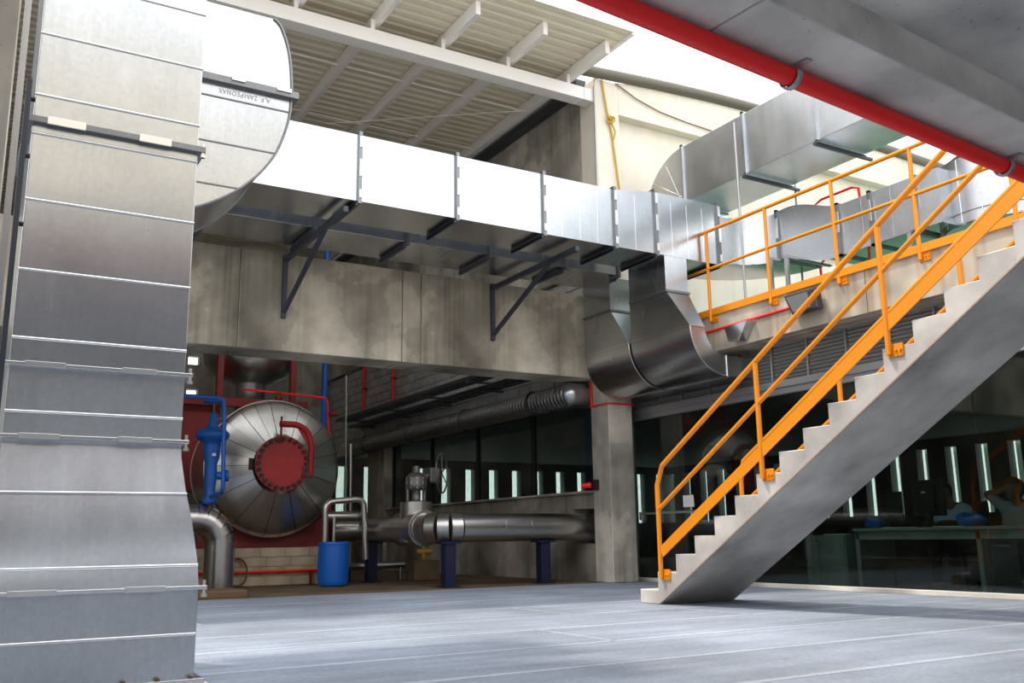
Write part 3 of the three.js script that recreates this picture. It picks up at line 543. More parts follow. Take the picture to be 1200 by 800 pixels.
// ---------------------------------------------------------------- boiler hall
{ const t = thing('boiler', 'big horizontal steel-clad boiler with a red bolted manhole in its domed end', 'boiler', [4.43, 0.6, -17]);
  const cx = 4.43, cy = 1.85, R = 1.09, z0 = -15.12, zr = -14.72, r0 = 0.44, N = 26;
  for (let k = 0; k < N; k++) {                             // dome of lapped gores
    const a0 = (k / N) * Math.PI * 2, a1 = ((k + 1.06) / N) * Math.PI * 2, rings = [], up = (k % 2) * 0.006;
    const prof = [[1.09, 0], [1.08, 0.055], [1.05, 0.10], [1.0, 0.135], [0.86, 0.2], [0.72, 0.265], [0.58, 0.33], [0.44, 0.39]].map(([r, h]) => [r, z0 + h + up]);
    const pos = [], P = (r, z, a) => [cx + r * Math.cos(a), cy + r * Math.sin(a), z];
    for (let i = 0; i < 7; i++) for (let j = 0; j < 3; j++) { const b0 = a0 + (a1 - a0) * j / 3, b1 = a0 + (a1 - a0) * (j + 1) / 3, [ra, za] = prof[i], [rb, zb] = prof[i + 1]; const A = P(ra, za, b0), B = P(ra, za, b1), D = P(rb, zb, b0), E = P(rb, zb, b1); pos.push(...A, ...B, ...E, ...A, ...E, ...D); }
    const g = new THREE.BufferGeometry(); g.setAttribute('position', new THREE.Float32BufferAttribute(pos, 3)); g.computeVertexNormals();
    const gore = part('cladding_gore', toCreasedNormals(g, 0.9), M.clad, t);
    part('lap_edge', [0, 1, 2, 3, 4, 5, 6].map((i) => cyl(V(...P(prof[i][0], prof[i][1] + 0.002, a0)), V(...P(prof[i + 1][0], prof[i + 1][1] + 0.002, a0)), 0.0045, 5)), M.boltDark, gore);
  }
  for (let k = 0; k < 5; k++) part('shell_band', cyl(V(cx, cy, z0 - k * 0.95), V(cx, cy, z0 - (k + 1) * 0.95), R + (k % 2) * 0.008, 48), M.clad, t);
  part('rim_ring', new THREE.TorusGeometry(R, 0.016, 8, 64).translate(cx, cy, z0), M.clad, t);
  part('manhole_neck', cyl(V(cx, cy + 0.03, zr - 0.1), V(cx, cy + 0.03, zr + 0.07), r0 - 0.02, 40), M.rust, t);
  const mh = part('manhole_cover', cyl(V(cx, cy + 0.03, zr + 0.07), V(cx, cy + 0.03, zr + 0.13), 0.435, 48), M.manholeRed, t, 'round red bolted manhole cover');
  for (let k = 0; k < 24; k++) { const a = (k / 24) * Math.PI * 2; part('bolt', cyl(V(cx + 0.385 * Math.cos(a), cy + 0.03 + 0.385 * Math.sin(a), zr + 0.12), V(cx + 0.385 * Math.cos(a), cy + 0.03 + 0.385 * Math.sin(a), zr + 0.165), 0.036, 6), M.boltDark, mh); }
  const dv = part('davit_arm', tube([V(4.88, 1.74, zr + 0.12), V(4.88, 2.2, zr + 0.14), V(4.8, 2.42, zr + 0.14), V(4.64, 2.50, zr + 0.14), V(4.36, 2.50, zr + 0.14)], 0.05, 10), M.manholeRed, t, 'red davit arm for the manhole cover');
  part('gusset', extr([[4.87, 2.1], [4.87, 2.36], [4.62, 2.49]], 0.02, 'z', zr + 0.13), M.manholeRed, dv);
  part('hanger', cyl(V(4.38, 2.2, zr + 0.14), V(4.38, 2.62, zr + 0.14), 0.018, 8), M.boilerRed, dv);
  part('bracket', bx(4.74, 1.68, zr + 0.03, 4.93, 1.86, zr + 0.15, 0.008), M.boilerRed, dv);
  part('name_plate', bx(3.93, 1.78, zr - 0.02, 4.0, 1.96, zr + 0.01), M.boltDark, t);
  part('saddle', extr([[3.35, 0.6], [5.5, 0.6], [5.5, 1.15], [5.2, 0.95], [4.43, 0.74], [3.7, 0.95], [3.35, 1.15]], 4.4, 'z', -19.8), M.boilerRed, t, 'dark red steel saddle under the boiler');
  part('safety_valve', [cyl(V(4.55, 2.92, -15.35), V(4.55, 3.12, -15.35), 0.03, 10), cyl(V(4.55, 3.0, -15.35), V(4.55, 3.05, -15.35), 0.06, 10)], M.boilerRed, t);
}
{ const t = thing('block_plinth', 'whitewashed block plinth under the boiler stained with rust', 'plinth', [4.4, 0, -17]);
  part('core', bx(3.2, 0, -19.9, 5.48, 0.59, -15.21), M.whiteBlock[2], t);
  const g = uvMetres(new RoundedBoxGeometry(0.394, 0.142, 0.06, 1, 0.005));
  for (let r = 0; r < 4; r++) for (let k = 0; k < 6; k++) { const m = new THREE.Mesh(g, M.whiteBlock[Math.floor(rnd() * 3)]); m.name = 'block'; m.position.set(3.4 + 0.4 * k - (r % 2) * 0.1 - 4.4 , 0.075 + r * 0.148, -15.225 + 17); m.castShadow = m.receiveShadow = true; t.add(m); }
}
{ const t = thing('exhaust_vessel', 'dark polished exhaust vessel standing on the boiler between red posts', 'vessel', [4.4, 2.9, -16.7]);
  const pr = [[0, 2.85], [0.26, 2.85], [0.26, 3.42], [0.34, 3.46], [0.62, 3.58], [0.8, 3.78], [0.84, 4.0], [0.84, 5.6], [0.7, 5.9], [0, 6.0]].map((p) => new THREE.Vector2(...p));
  part('shell', new THREE.LatheGeometry(pr, 40).translate(4.42, 0, -16.7), M.clad, t);
  part('band', new THREE.CylinderGeometry(0.85, 0.85, 0.03, 40).translate(4.42, 4.1, -16.7), M.clad, t);
}
{ const t = thing('vessel_gantry', 'dark red steel gantry round the exhaust vessel above the boiler', 'gantry', [4.4, 2.9, -16.6]);
  for (const [x, z] of [[3.72, -16.0], [4.98, -16.0]]) part('post', bx(x - 0.05, 2.95, z - 0.06, x + 0.05, 5.5, z + 0.06, 0.005), M.boilerRed, t);
  part('cross_beam', bx(3.1, 2.93, -16.08, 5.25, 3.08, -15.95, 0.006), M.boilerRed, t);
  part('side_panel', bx(3.05, 1.5, -17.6, 3.78, 2.94, -16.1, 0.01), M.boilerRed, t);
}
{ const t = thing('red_pipe', 'thin red pipe looping from the boiler top down beside its dome', 'pipe', [5, 2.3, -15.5]);
  part('pipe', tube([V(4.0, 3.16, -15.5), V(5.45, 3.1, -15.5), V(5.48, 2.6, -15.5), V(5.54, 2.2, -15.5), V(5.54, 1.2, -15.5)], 0.02, 8), M.red, t); part('valve', cyl(V(5.46, 2.82, -15.42), V(5.6, 2.82, -15.42), 0.04, 10), M.boilerRed, t); }
{ const t = thing('blue_pipe', 'upright bright blue pipe behind the boiler', 'pipe', [5.9, 0, -17]); part('pipe', cyl(V(5.93, 0, -17), V(5.89, 7.5, -17), 0.055, 14), M.blue, t); }
{ const t = thing('slim_pole', 'slim pale pole standing free beside the boiler', 'pole', [6, 0, -16]); part('pole', cyl(V(6.03, 0, -16), V(5.97, 3.62, -16), 0.014, 8), M.alu, t); part('foot', bx(5.9, 0, -16.1, 6.12, 0.02, -15.9), M.castIron, t); }
{ const t = thing('steel_pole', 'short steel tube standing next to the slim pale pole', 'pole', [6.1, 0, -16]); part('tube', cyl(V(6.11, 0, -16), V(6.08, 2.38, -16), 0.028, 10), M.clad, t); part('foot', bx(6.0, 0, -15.85, 6.22, 0.02, -15.8), M.castIron, t); }
for (const [z, l] of [[-22.1, 'farther along'], [-20.25, 'nearer the window']]) { const t = thing('sprinkler_pipe', 'upright red sprinkler pipe on the hall block wall, ' + l, 'pipe', [8.72, 3.7, z]); part('pipe', cyl(V(8.72, 3.72, z), V(8.72, 5.0, z), 0.035, 10), M.red, t); part('clamp', bx(8.68, 4.4, z - 0.05, 8.79, 4.44, z + 0.05), M.boilerRed, t); }
{ // lagged elbow standing in front of the boiler
  const t = thing('lagged_pipe', 'shiny lagged pipe elbow coming down to the hall floor in front of the boiler', 'pipe', [3.4, 0, -14.2]);
  const r = 0.21, x = 3.42, z = -14.2, yE = 0.66, rad = 0.36, n = 5;
  part('upright', cyl(V(x, 0.03, z), V(x, yE, z), r, 28), M.clad, t); part('cuff', cyl(V(x, 0.4, z), V(x, 0.42, z), r + 0.006, 28), M.clad, t);
  const at = (k) => { const a = Math.PI / 2 * k / n; return V(x - rad + rad * Math.cos(a), yE + rad * Math.sin(a), z); };
  for (let k = 0; k < n; k++) part('elbow_gore', cyl(at(k).lerp(at(k + 1), -0.06), at(k).lerp(at(k + 1), 1.06), r + (k % 2) * 0.006, 28), M.clad, t);
  part('horizontal', cyl(V(x - rad, yE + rad, z), V(0.4, yE + rad, z), r, 28), M.clad, t); part('foot_ring', cyl(V(x, 0, z), V(x, 0.03, z), r + 0.03, 28), M.rust, t);
}
{ const t = thing('control_valve', 'blue diaphragm control valve with a handwheel mounted over the lagged elbow', 'valve', [3.24, 1.1, -14.2]), x = 3.24, z = -14.2;
  const prof = [[0, 1.2], [0.10, 1.2], [0.11, 1.26], [0.06, 1.3], [0.075, 1.45], [0.09, 1.6], [0.08, 1.75], [0.11, 1.85], [0.12, 2.0], [0.12, 2.06], [0.2, 2.09], [0.235, 2.14], [0.235, 2.18], [0.19, 2.23], [0.08, 2.28], [0.055, 2.45], [0.03, 2.48], [0, 2.48]].map((p) => new THREE.Vector2(...p));
  part('body', new THREE.LatheGeometry(prof, 28).translate(x, 0, z), M.blue, t);
  part('outlet', [cyl(V(x, 1.6, z), V(x + 0.24, 1.6, z), 0.055, 16), cyl(V(x + 0.2, 1.6, z), V(x + 0.24, 1.6, z), 0.08, 16)], M.blue, t);
  part('stem', cyl(V(x, 2.45, z), V(x, 2.66, z), 0.018, 10), M.castIron, t);
  const w = part('handwheel', new THREE.TorusGeometry(0.13, 0.02, 8, 28).rotateX(Math.PI / 2).translate(x, 2.63, z), M.blue, t);
  for (const a of [0, 1, 2]) part('spoke', bar(V(x - 0.13 * Math.cos(a * 1.047), 2.63, z - 0.13 * Math.sin(a * 1.047)), V(x + 0.13 * Math.cos(a * 1.047), 2.63, z + 0.13 * Math.sin(a * 1.047)), 0.018, 0.014), M.blue, w);
  part('name_plate', bx(x - 0.02, 1.86, z + 0.115, x + 0.03, 1.9, z + 0.124), M.paper, t);
  part('lower_flange', [cyl(V(x, 1.08, z), V(x, 1.2, z), 0.05, 12), cyl(V(x, 1.1, z), V(x, 1.13, z), 0.11, 16)], M.rust, t);
  t.scale.set(1.04, 1.052, 1.04); t.position.y = 1.12;
}
{ const t = thing('blue_line', 'thin blue pipe bent down beside the blue control valve', 'pipe', [3.2, 1.4, -13.4]); part('pipe', tube([V(1.6, 2.66, -13.38), V(3.19, 2.68, -13.38), V(3.23, 1.36, -13.38), V(3.24, 1.34, -14.15)], 0.03, 10), M.blue, t); part('end_cap', cyl(V(3.236, 1.345, -13.9), V(3.238, 1.343, -13.95), 0.04, 10), M.blue, t); }
{ const t = thing('navy_post', 'dark navy steel post at the left of the lagged elbow', 'post', [2.75, 0, -13.6]); part('post', bx(2.62, 0, -13.7, 2.92, 0.82, -13.45, 0.01), M.navy, t); part('foot', bx(2.55, 0, -13.8, 3.0, 0.02, -13.35), M.navy, t); }
{ const t = thing('concrete_curb', 'low rust-brown concrete curb at the edge of the hall floor', 'curb', [3.1, 0, -12.5]); part('curb', bx(2.0, -0.01, -13.0, 3.35, 0.09, -12.3, 0.02), M.rust, t); }
{ const t = thing('rubber_hoop', 'brown hose hoop leaning on the white plinth', 'hose', [3.9, 0, -15]); part('hoop', new THREE.TorusGeometry(0.21, 0.018, 8, 32).scale(0.75, 1, 1).rotateX(-0.12).translate(3.92, 0.225, -15.1), M.rust, t); }
{ const t = thing('gas_line', 'red pipe running along the foot of the white plinth', 'pipe', [4.4, 0.2, -15.12]); part('pipe', cyl(V(3.3, 0.22, -15.14), V(5.3, 0.22, -15.14), 0.022, 10), M.red, t); part('support', [bx(3.6, 0, -15.16, 3.63, 0.21, -15.12), bx(5.1, 0, -15.16, 5.13, 0.21, -15.12)], M.boilerRed, t); }
{ const t = thing('plastic_drum', 'bright blue plastic drum standing on the hall floor', 'drum', [5.19, 0, -14.3]);
  const pr = [[0, 0], [0.2, 0], [0.225, 0.02], [0.236, 0.08], [0.242, 0.3], [0.236, 0.56], [0.232, 0.58], [0.232, 0.61], [0.238, 0.63], [0.238, 0.655], [0.225, 0.668], [0.215, 0.655], [0, 0.65]].map((p) => new THREE.Vector2(...p));
  part('body', new THREE.LatheGeometry(pr, 36).translate(5.19, 0, -14.3), M.drumBlue, t); part('bung', cyl(V(5.1, 0.65, -14.25), V(5.1, 0.675, -14.25), 0.03, 12), M.drumBlue, t); }
{ const t = thing('hooked_pipe', 'shiny steel pipe bent over like a hook beside the blue drum', 'pipe', [5.3, 0, -14.5]); part('pipe', tube([V(5.16, 0, -14.62), V(5.15, 1.29, -14.62), V(5.80, 1.35, -14.62), V(5.85, 0.38, -14.62)], 0.05, 14), M.clad, t); part('riser', cyl(V(5.33, 0, -14.7), V(5.33, 1.05, -14.7), 0.03, 10), M.clad, t); part('cross_pipe', cyl(V(5.2, 1.07, -14.78), V(5.86, 1.07, -14.78), 0.08, 14), M.clad, t); }
{ // large lagged main with gate valve
  const t = thing('lagged_main', 'large shiny lagged steel main running from the low wall to an elbow on navy stands', 'pipe', [7.4, 0.6, -12.6]), y = 0.845, r = 0.205, z = -12.6;
  const seg = [[8.95, 8.45], [8.45, 7.66], [7.66, 7.42], [7.42, 7.2], [7.2, 6.98], [6.98, 6.5]];
  seg.forEach(([a, b], k) => part('lagging_section', cyl(V(a, y, z), V(b, y, z), r + (k % 2) * 0.005, 36), M.clad, t));
  const c = V(6.5, y, z - 0.36), el = (k) => V(6.5 - 0.36 * Math.sin(Math.PI / 2 * k / 4), y, c.z + 0.36 * Math.cos(Math.PI / 2 * k / 4));
  for (let k = 0; k < 4; k++) part('elbow_gore', cyl(el(k).lerp(el(k + 1), -0.1), el(k).lerp(el(k + 1), 1.1), r + 0.02 + (k % 2) * 0.006, 36), M.clad, t);
  part('lagging_section', cyl(V(6.14, y, z - 0.36), V(6.14, y, -13.95), r + 0.005, 36), M.clad, t);
  part('valve_box', [cyl(V(6.15, y - 0.2, -13.35), V(6.15, y + 0.4, -13.35), 0.245, 36), cyl(V(6.14, y, -13.0), V(6.14, y, -13.75), 0.27, 36)], M.clad, t, 'lagged box round the valve body');
  part('lagging_section', cyl(V(6.14, y, -13.95), V(6.14, y, -15.4), 0.2, 32), M.clad, t); part('lagging_section', cyl(V(6.25, y, -15.4), V(5.53, y, -15.4), 0.19, 32), M.clad, t);
}
{ const t = thing('gate_valve', 'bare iron gate valve bonnet with a gearbox and upright handwheel on the lagged main', 'valve', [6.15, 1.24, -13.35]), x = 6.15, z = -13.35;
  const pr = [[0, 1.24], [0.16, 1.24], [0.16, 1.26], [0.07, 1.27], [0.07, 1.42], [0.16, 1.44], [0.165, 1.5], [0.155, 1.54], [0.165, 1.58], [0.15, 1.64], [0.1, 1.68], [0.06, 1.7], [0.055, 1.79], [0.04, 1.8], [0, 1.8]].map((p) => new THREE.Vector2(...p));
  part('bonnet', new THREE.LatheGeometry(pr, 28).translate(x, 0, z), M.castIron, t);
  for (let k = 0; k < 10; k++) { const a = k / 10 * 6.283; part('stud', cyl(V(x + 0.15 * Math.cos(a), 1.45, z + 0.15 * Math.sin(a)), V(x + 0.15 * Math.cos(a), 1.62, z + 0.15 * Math.sin(a)), 0.014, 6), M.clad, t); }
  for (const d of [-0.14, 0.14]) part('yoke_leg', cyl(V(x + d, 1.25, z), V(x + d, 1.45, z), 0.03, 10), M.castIron, t);
  part('gear_shaft', cyl(V(x + 0.05, 1.62, z), V(x + 0.36, 1.68, z), 0.045, 14), M.castIron, t); part('gearbox', bx(x + 0.2, 1.54, z - 0.09, x + 0.38, 1.78, z + 0.09, 0.03), M.castIron, t);
  const wl = part('handwheel', new THREE.TorusGeometry(0.31, 0.014, 8, 40).rotateY(Math.PI / 2 - 0.75).translate(x + 0.44, 1.7, z), M.castIron, t);
  for (const a of [0.5, 1.55, 2.6]) { const d = V(Math.cos(a), Math.sin(a), 0).applyAxisAngle(V(0, 1, 0), Math.PI / 2 - 0.75).multiplyScalar(0.31), c = V(x + 0.44, 1.7, z); part('spoke', bar(c.clone().sub(d), c.clone().add(d), 0.014, 0.014), M.castIron, wl); }
}
for (const [x, z, l] of [[6.33, -12.6, 'under the elbow of the lagged main'], [7.97, -12.6, 'under the lagged main near the low wall'], [6.14, -15.1, 'behind, under the dim end of the lagged main']]) {
  const t = thing('pipe_stand', 'navy blue square steel stand ' + l, 'stand', [x, 0, z]);
  part('post', bx(x - 0.085, 0, z - 0.085, x + 0.085, 0.62, z + 0.085, 0.01), M.navy, t); part('saddle_plate', bx(x - 0.16, 0.615, z - 0.12, x + 0.16, 0.645, z + 0.12, 0.006), M.navy, t); part('foot', bx(x - 0.13, 0, z - 0.13, x + 0.13, 0.015, z + 0.13), M.navy, t);
}
{ const t = thing('concrete_footing', 'small square concrete footing under a brass valve in the hall', 'footing', [7, 0, -15]); part('block', bx(6.8, 0, -15.2, 7.28, 0.34, -14.8, 0.02), M.dirt, t); }
{ const t = thing('brass_valve', 'small brass valve with a yellow lever on the square footing', 'valve', [7.05, 0.36, -15]); part('body', [cyl(V(7.05, 0.36, -15), V(7.05, 0.62, -15), 0.035, 12), cyl(V(6.92, 0.48, -15), V(7.2, 0.48, -15), 0.045, 12)], M.brass, t); part('lever', bar(V(7.05, 0.6, -15), V(7.22, 0.57, -14.98), 0.025, 0.012), M.brass, t); }
{ const t = thing('drain_pipe', 'low steel drain pipe along the hall floor behind the drum', 'pipe', [6, 0.2, -15.3]); part('pipe', cyl(V(5.4, 0.25, -15.6), V(7.0, 0.25, -15.6), 0.06, 12), M.clad, t); part('support', bx(5.9, 0, -15.65, 5.96, 0.2, -15.55), M.navy, t); part('drop', cyl(V(6.9, 0.25, -15.6), V(6.9, 0, -15.6), 0.05, 10), M.clad, t); }
{ const t = thing('exit_box', 'small dark box with a red push button on the concrete column', 'box', [8.66, 1.55, -12.1]); part('box', bx(8.62, 1.4, -12.16, 8.68, 1.56, -12.05, 0.005), M.black, t); part('button', cyl(V(8.62, 1.48, -12.18), V(8.50, 1.47, -12.28), 0.05, 12, 0.03), M.red, t); }
// cable trays and spiral duct along the hall wall
for (const [x, y, l] of [[8.2, 3.56, 'outer'], [8.55, 3.42, 'inner']]) {
  const t = thing('cable_tray', 'dark ladder cable tray along the hall wall, the ' + l + ' of two', 'cable tray', [x, y, -17]);
  for (const dx of [-0.16, 0.16]) part('side_rail', bx(x + dx - 0.008, y, -22.2, x + dx + 0.008, y + 0.07, -12.7), M.tray, t);
  const g = uvMetres(new THREE.BoxGeometry(0.31, 0.02, 0.03));
  for (let k = 0; k < 38; k++) { const m = new THREE.Mesh(g, M.tray); m.name = 'rung'; m.position.set(0, 0.015, -22.1 + k * 0.25 + 17); m.castShadow = m.receiveShadow = true; t.add(m); }
  for (let k = 0; k < 4; k++) part('cable', cyl(V(x - 0.1 + k * 0.07, y + 0.045, -22.3), V(x - 0.1 + k * 0.07, y + 0.045, -12.7), 0.016, 6), k % 2 ? M.black : M.tray, t);
  for (let k = 0; k < 5; k++) part('bracket', bar(V(x - 0.22, y - 0.03, -21.5 + k * 2.1), V(8.79, y - 0.03, -21.5 + k * 2.1), 0.04, 0.04), M.tray, t);
}
{ const t = thing('spiral_duct', 'dull ribbed spiral duct slung under the cable trays along the hall wall', 'duct', [8.45, 2.95, -17]);
  const pr = []; for (let k = 0; k < 98; k++) { const v = k * 0.1; pr.push(new THREE.Vector2(0.185, v), new THREE.Vector2(0.185, v + 0.08), new THREE.Vector2(0.197, v + 0.085), new THREE.Vector2(0.197, v + 0.095)); }
  pr.push(new THREE.Vector2(0, 9.8)); part('pipe', new THREE.LatheGeometry(pr, 24).rotateX(Math.PI / 2).translate(8.44, 2.93, -22.2), M.galvDull, t);
  part('end_elbow', [new THREE.SphereGeometry(0.197, 24, 14).translate(8.44, 2.93, -12.42), cyl(V(8.44, 2.93, -12.42), V(8.79, 2.93, -12.42), 0.197, 24)], M.galvDull, t);
  for (const z of [-21, -18.5, -16, -13.5]) part('strap', [new THREE.TorusGeometry(0.2, 0.012, 6, 28).translate(8.44, 2.93, z), bx(8.6, 2.91, z - 0.02, 8.76, 2.95, z + 0.02)], M.tray, t); }

// ---------------------------------------------------------------- office behind the glass
{ const t = thing('desk', 'long grey office desk behind the glass', 'desk', [10.3, 0, -7.2]);
  part('top', bx(9.9, 0.705, -8.3, 10.65, 0.74, -5.6, 0.006), M.desk, t); part('apron', bx(9.93, 0.6, -8.26, 9.955, 0.705, -5.64), M.desk, t);
  for (const z of [-8.24, -6.58]) part('leg', bx(9.93, 0, z - 0.05, 10.6, 0.7, z + 0.01, 0.004), M.desk, t); }
{ const t = thing('file_cabinet', 'grey-green low cabinet standing at the end of the desk', 'cabinet', [10.1, 0, -8.8]);
  part('carcass', bx(9.9, 0, -9.08, 10.4, 0.665, -8.42, 0.006), M.cabinet, t); part('door', bx(9.885, 0.03, -9.07, 9.9, 0.65, -8.86), M.cabinet, t); part('door', bx(9.885, 0.03, -8.85, 9.9, 0.65, -8.44), M.cabinet, t); part('handle', bx(9.875, 0.55, -9.0, 9.885, 0.57, -8.75), M.alu, t); }
{ const t = thing('monitor', 'black computer monitor seen from behind with a white sticker', 'monitor', [10.1, 0.74, -7.25]);
  part('back_shell', bx(10.08, 0.87, -7.52, 10.12, 1.30, -7.08, 0.012), M.black, t); part('bulge', bx(10.03, 0.93, -7.42, 10.085, 1.24, -7.18, 0.02), M.black, t); part('stand', [bx(10.06, 0.75, -7.34, 10.1, 1.0, -7.26), bx(9.99, 0.74, -7.42, 10.2, 0.755, -7.18)], M.black, t); part('sticker', bx(10.026, 1.14, -7.34, 10.03, 1.16, -7.29), M.paper, t); }
{ const t = thing('monitor', 'smaller black monitor standing at the cabinet end of the desk', 'monitor', [10.3, 0.74, -8.3]);
  part('back_shell', bx(10.45, 0.85, -8.27, 10.48, 1.2, -7.95, 0.01), M.black, t); part('stand', [bx(10.44, 0.745, -8.13, 10.47, 0.9, -8.08), bx(10.36, 0.74, -8.2, 10.55, 0.75, -8.0)], M.black, t); }
{ const t = thing('cloth_bag', 'blue cloth bag lying on the desk beside the monitor', 'bag', [10.1, 0.74, -6.8]);
  const g = new THREE.SphereGeometry(1, 24, 14), p = g.attributes.position; for (let i = 0; i < p.count; i++) { const k = 1 + 0.9 * (noise(p.getX(i) * 2 + 9, p.getZ(i) * 2 + p.getY(i) + 9, 99, 8) - 0.5); p.setXYZ(i, p.getX(i) * 0.12 * k, Math.max(-0.06, p.getY(i) * 0.085 * k), p.getZ(i) * 0.17 * k); } g.computeVertexNormals(); part('sack', g.translate(10.12, 0.80, -6.78), M.blue, t); part('strap', tube([V(10.05, 0.84, -6.86), V(10.04, 0.9, -6.8), V(10.05, 0.84, -6.72)], 0.01, 6), M.blue, t); }
{ const t = thing('cloth_bag', 'blue crumpled bag on the desk near the cabinet end', 'bag', [10.2, 0.74, -8.2]);
  const g = new THREE.SphereGeometry(1, 20, 12), p = g.attributes.position; for (let i = 0; i < p.count; i++) { const k = 1 + 1.0 * (noise(p.getX(i) * 2 + 19, p.getZ(i) * 2 + p.getY(i) + 9, 99, 18) - 0.5); p.setXYZ(i, p.getX(i) * 0.1 * k, Math.max(-0.06, p.getY(i) * 0.08 * k), p.getZ(i) * 0.12 * k); } g.computeVertexNormals(); part('sack', g.translate(10.15, 0.80, -8.12), M.blue, t); }
for (const [x, z, a, l] of [[10.05, -7.0, 0.3, 'beside the monitor'], [10.1, -7.75, -0.2, 'in the middle of the desk']]) { const t = thing('paper_sheet', 'sheets of white paper on the desk ' + l, 'paper', [x, 0.74, z]); part('sheet', bx(-0.12, 0, -0.17, 0.12, 0.006, 0.17).rotateY(a).translate(x, 0.742, z), M.paper, t); }
{ const t = thing('paper_sheet', 'magazine lying on top of the low cabinet', 'paper', [10.1, 0.665, -8.75]); part('sheet', bx(-0.1, 0, -0.15, 0.1, 0.01, 0.15).rotateY(0.4).translate(10.1, 0.667, -8.7), M.paper, t); }
function chair(x, z, label) { const t = thing('office_chair', label, 'chair', [x, 0, z]);
  part('seat', bx(x - 0.24, 0.42, z - 0.24, x + 0.24, 0.5, z + 0.24, 0.03), M.black, t); part('backrest', bx(x + 0.22, 0.55, z - 0.24, x + 0.28, 1.06, z + 0.24, 0.025), M.black, t); part('column', cyl(V(x, 0.06, z), V(x, 0.42, z), 0.03, 10), M.black, t);
  for (let k = 0; k < 5; k++) { const a = k * 1.2566; part('leg', bar(V(x, 0.09, z), V(x + 0.28 * Math.cos(a), 0.055, z + 0.28 * Math.sin(a)), 0.04, 0.03), M.black, t); part('caster', new THREE.SphereGeometry(0.03, 8, 6).translate(x + 0.28 * Math.cos(a), 0.03, z + 0.28 * Math.sin(a)), M.black, t); }
  part('back_arm', bx(x + 0.16, 0.44, z - 0.03, x + 0.26, 0.6, z + 0.03), M.black, t); }
chair(10.98, -6.78, 'black swivel chair of the man leaning back');
chair(11.1, -7.6, 'black swivel chair of the man in the pale blue shirt');

function body(bones, box, n) {                             // one continuous skin over tapered bones
  const mc = new MarchingCubes(n, new THREE.MeshBasicMaterial(), false, false, 60000), half = n / 2, s = box.s;
  const a = V(), b = V(), q = V();
  for (let k = 0; k < n; k++) for (let j = 0; j < n; j++) for (let i = 0; i < n; i++) {
    q.set((i - half) / half * s + box.c.x, (j - half) / half * s + box.c.y, (k - half) / half * s + box.c.z);
    let sum = 0; const K = 26;
    for (const [p0, r0, p1, r1] of bones) { a.copy(p1).sub(p0); b.copy(q).sub(p0); const h = Math.max(0, Math.min(1, b.dot(a) / Math.max(a.lengthSq(), 1e-9))); sum += Math.exp(-K * 2 * (b.addScaledVector(a, -h).length() - (r0 + (r1 - r0) * h))); }
    mc.field[k * n * n + j * n + i] = Math.log(sum + 1e-30) / (K * 2);
  }
  mc.isolation = 0; mc.update();
  const g = new THREE.BufferGeometry(), c = mc.count; g.setAttribute('position', new THREE.BufferAttribute(mc.positionArray.slice(0, c * 3), 3));
  g.scale(s, s, s).translate(box.c.x, box.c.y, box.c.z);
  const m = mergeVertices(g, 1e-4); m.computeVertexNormals(); return m.toNonIndexed();
}
const skin = std(C(0.20, 0.11, 0.07), 0.6), hair = std(C(0.012, 0.01, 0.009), 0.7), trousers = std(C(0.03, 0.035, 0.06), 0.9);
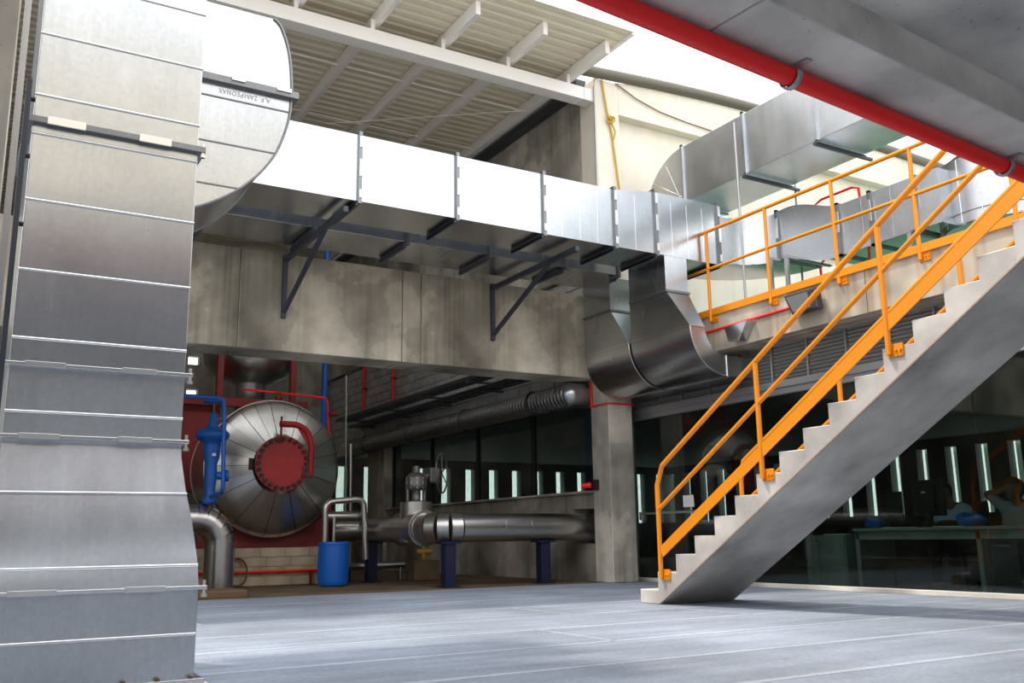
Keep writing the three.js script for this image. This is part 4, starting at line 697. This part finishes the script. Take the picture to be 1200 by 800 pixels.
function person(label, x, z, shirt, pose) {               // seated, facing the glass (toward -x)
  const t = thing('person', label, 'person', [x, 0, z]), S = 0.46, P = (dx, dy, dz) => V(x + dx, dy, z + dz);
  const L = pose.lean, hd = P(-0.05 + L, 1.14, pose.turn), nk = P(0.03 + L * 0.9, 1.02, 0);
  const limbs = [[P(0.05, 0.52, -0.1), 0.09, P(-0.36, 0.52, -0.12), 0.07], [P(0.05, 0.52, 0.1), 0.09, P(-0.36, 0.52, 0.12), 0.07], [P(-0.36, 0.52, -0.12), 0.065, P(-0.33, 0.1, -0.12), 0.045], [P(-0.36, 0.52, 0.12), 0.065, P(-0.33, 0.1, 0.12), 0.045], [P(-0.33, 0.06, -0.12), 0.04, P(-0.5, 0.035, -0.12), 0.032], [P(-0.33, 0.06, 0.12), 0.04, P(-0.5, 0.035, 0.12), 0.032]];
  const head = [[nk, 0.055, hd, 0.06], [P(-0.04 + L, 1.17, pose.turn), 0.085, P(-0.05 + L, 1.21, pose.turn), 0.088], [P(-0.08 + L, 1.11, pose.turn), 0.055, P(-0.07 + L, 1.15, pose.turn), 0.07], [P(-0.145 + L, 1.145, pose.turn), 0.014, P(-0.125 + L, 1.18, pose.turn), 0.012], [P(-0.04 + L, 1.15, pose.turn - 0.085), 0.018, P(-0.04 + L, 1.18, pose.turn - 0.088), 0.018], [P(-0.04 + L, 1.15, pose.turn + 0.085), 0.018, P(-0.04 + L, 1.18, pose.turn + 0.088), 0.018]];
  const arms = []; for (const [sh, el, wr] of pose.arms) { const a = P(...sh), e = P(...el), w = P(...wr); arms.push([a, 0.058, e, 0.045], [e, 0.045, w, 0.032]); const d = w.clone().sub(e).normalize(), sd = V(0, 1, 0).cross(d).normalize(); arms.push([w, 0.034, w.clone().addScaledVector(d, 0.07), 0.036]); for (let f = -1.5; f <= 1.5; f++) arms.push([w.clone().addScaledVector(d, 0.08).addScaledVector(sd, f * 0.02), 0.011, w.clone().addScaledVector(d, 0.15 - Math.abs(f) * 0.012).addScaledVector(sd, f * 0.022), 0.009]); arms.push([w.clone().addScaledVector(d, 0.03).addScaledVector(sd, 0.03), 0.012, w.clone().addScaledVector(d, 0.08).addScaledVector(sd, 0.06), 0.01]); }
  const torso = [[P(0.06, 0.58, 0), 0.15, P(0.05 + L * 0.6, 0.82, 0), 0.15], [P(0.05 + L * 0.6, 0.8, -0.08), 0.12, P(0.04 + L * 0.85, 0.95, -0.13), 0.075], [P(0.05 + L * 0.6, 0.8, 0.08), 0.12, P(0.04 + L * 0.85, 0.95, 0.13), 0.075]];
  const b = part('body', body([...limbs, ...torso, ...head, ...arms], { c: V(x - 0.05, 0.66, z), s: 0.72 }, 84), skin, t);
  const grow = (set, k) => set.map(([p, r, q, s]) => [p, r + k, q, s + k]);
  part('shirt', body(grow([...torso, ...arms.filter((_, i) => i % 8 === 0)], 0.012), { c: V(x - 0.05, 0.76, z), s: 0.6 }, 56), shirt, t);
  part('trousers', body(grow(limbs.slice(0, 4), 0.012), { c: V(x - 0.1, 0.42, z), s: 0.55 }, 44), trousers, t);
  part('hair', body([[P(-0.045 + L, 1.24, pose.turn), 0.09, P(0.01 + L, 1.21, pose.turn), 0.096], [P(0.02 + L, 1.13, pose.turn), 0.07, P(0.02 + L, 1.17, pose.turn), 0.08]], { c: P(L, 1.2, pose.turn), s: 0.2 }, 32), hair, t);
}
person('man in a pale grey shirt leaning back with a hand behind his head', 10.98, -6.78, std(C(0.38, 0.42, 0.48), 0.9), { lean: 0.06, turn: 0, arms: [[[0.08, 0.95, -0.17], [0.05, 1.12, -0.34], [0.1, 1.2, -0.12]], [[0.08, 0.95, 0.17], [-0.05, 0.7, 0.27], [-0.3, 0.6, 0.15]]] });
person('man in a pale blue shirt bending over the desk behind the monitor', 11.06, -7.6, std(C(0.55, 0.68, 0.9), 0.9), { lean: -0.16, turn: -0.05, arms: [[[-0.06, 0.94, -0.17], [-0.2, 0.8, -0.26], [-0.43, 0.78, -0.1]], [[-0.06, 0.94, 0.17], [-0.2, 0.8, 0.3], [-0.43, 0.78, 0.16]]] });

{ // pencilled note on the rounded bend, upside down
  const { FontLoader } = await import('three/addons/loaders/FontLoader.js'); const { TextGeometry } = await import('three/addons/geometries/TextGeometry.js');
  const font = await new FontLoader().loadAsync('fonts/droid/droid_sans_regular.typeface.json');
  const g = new TextGeometry('A.F. 2AMPEONAX', { font, size: 0.032, depth: 0.001, curveSegments: 2 });
  const t = scene.children.find((o) => o.name === 'duct_bend');
  part('pencil_writing', g.rotateZ(Math.PI).translate(1.6, 3.595, -5.848), M.marker, t, 'faint upside-down pencilled letters');
}
renderer.render(scene, camera);
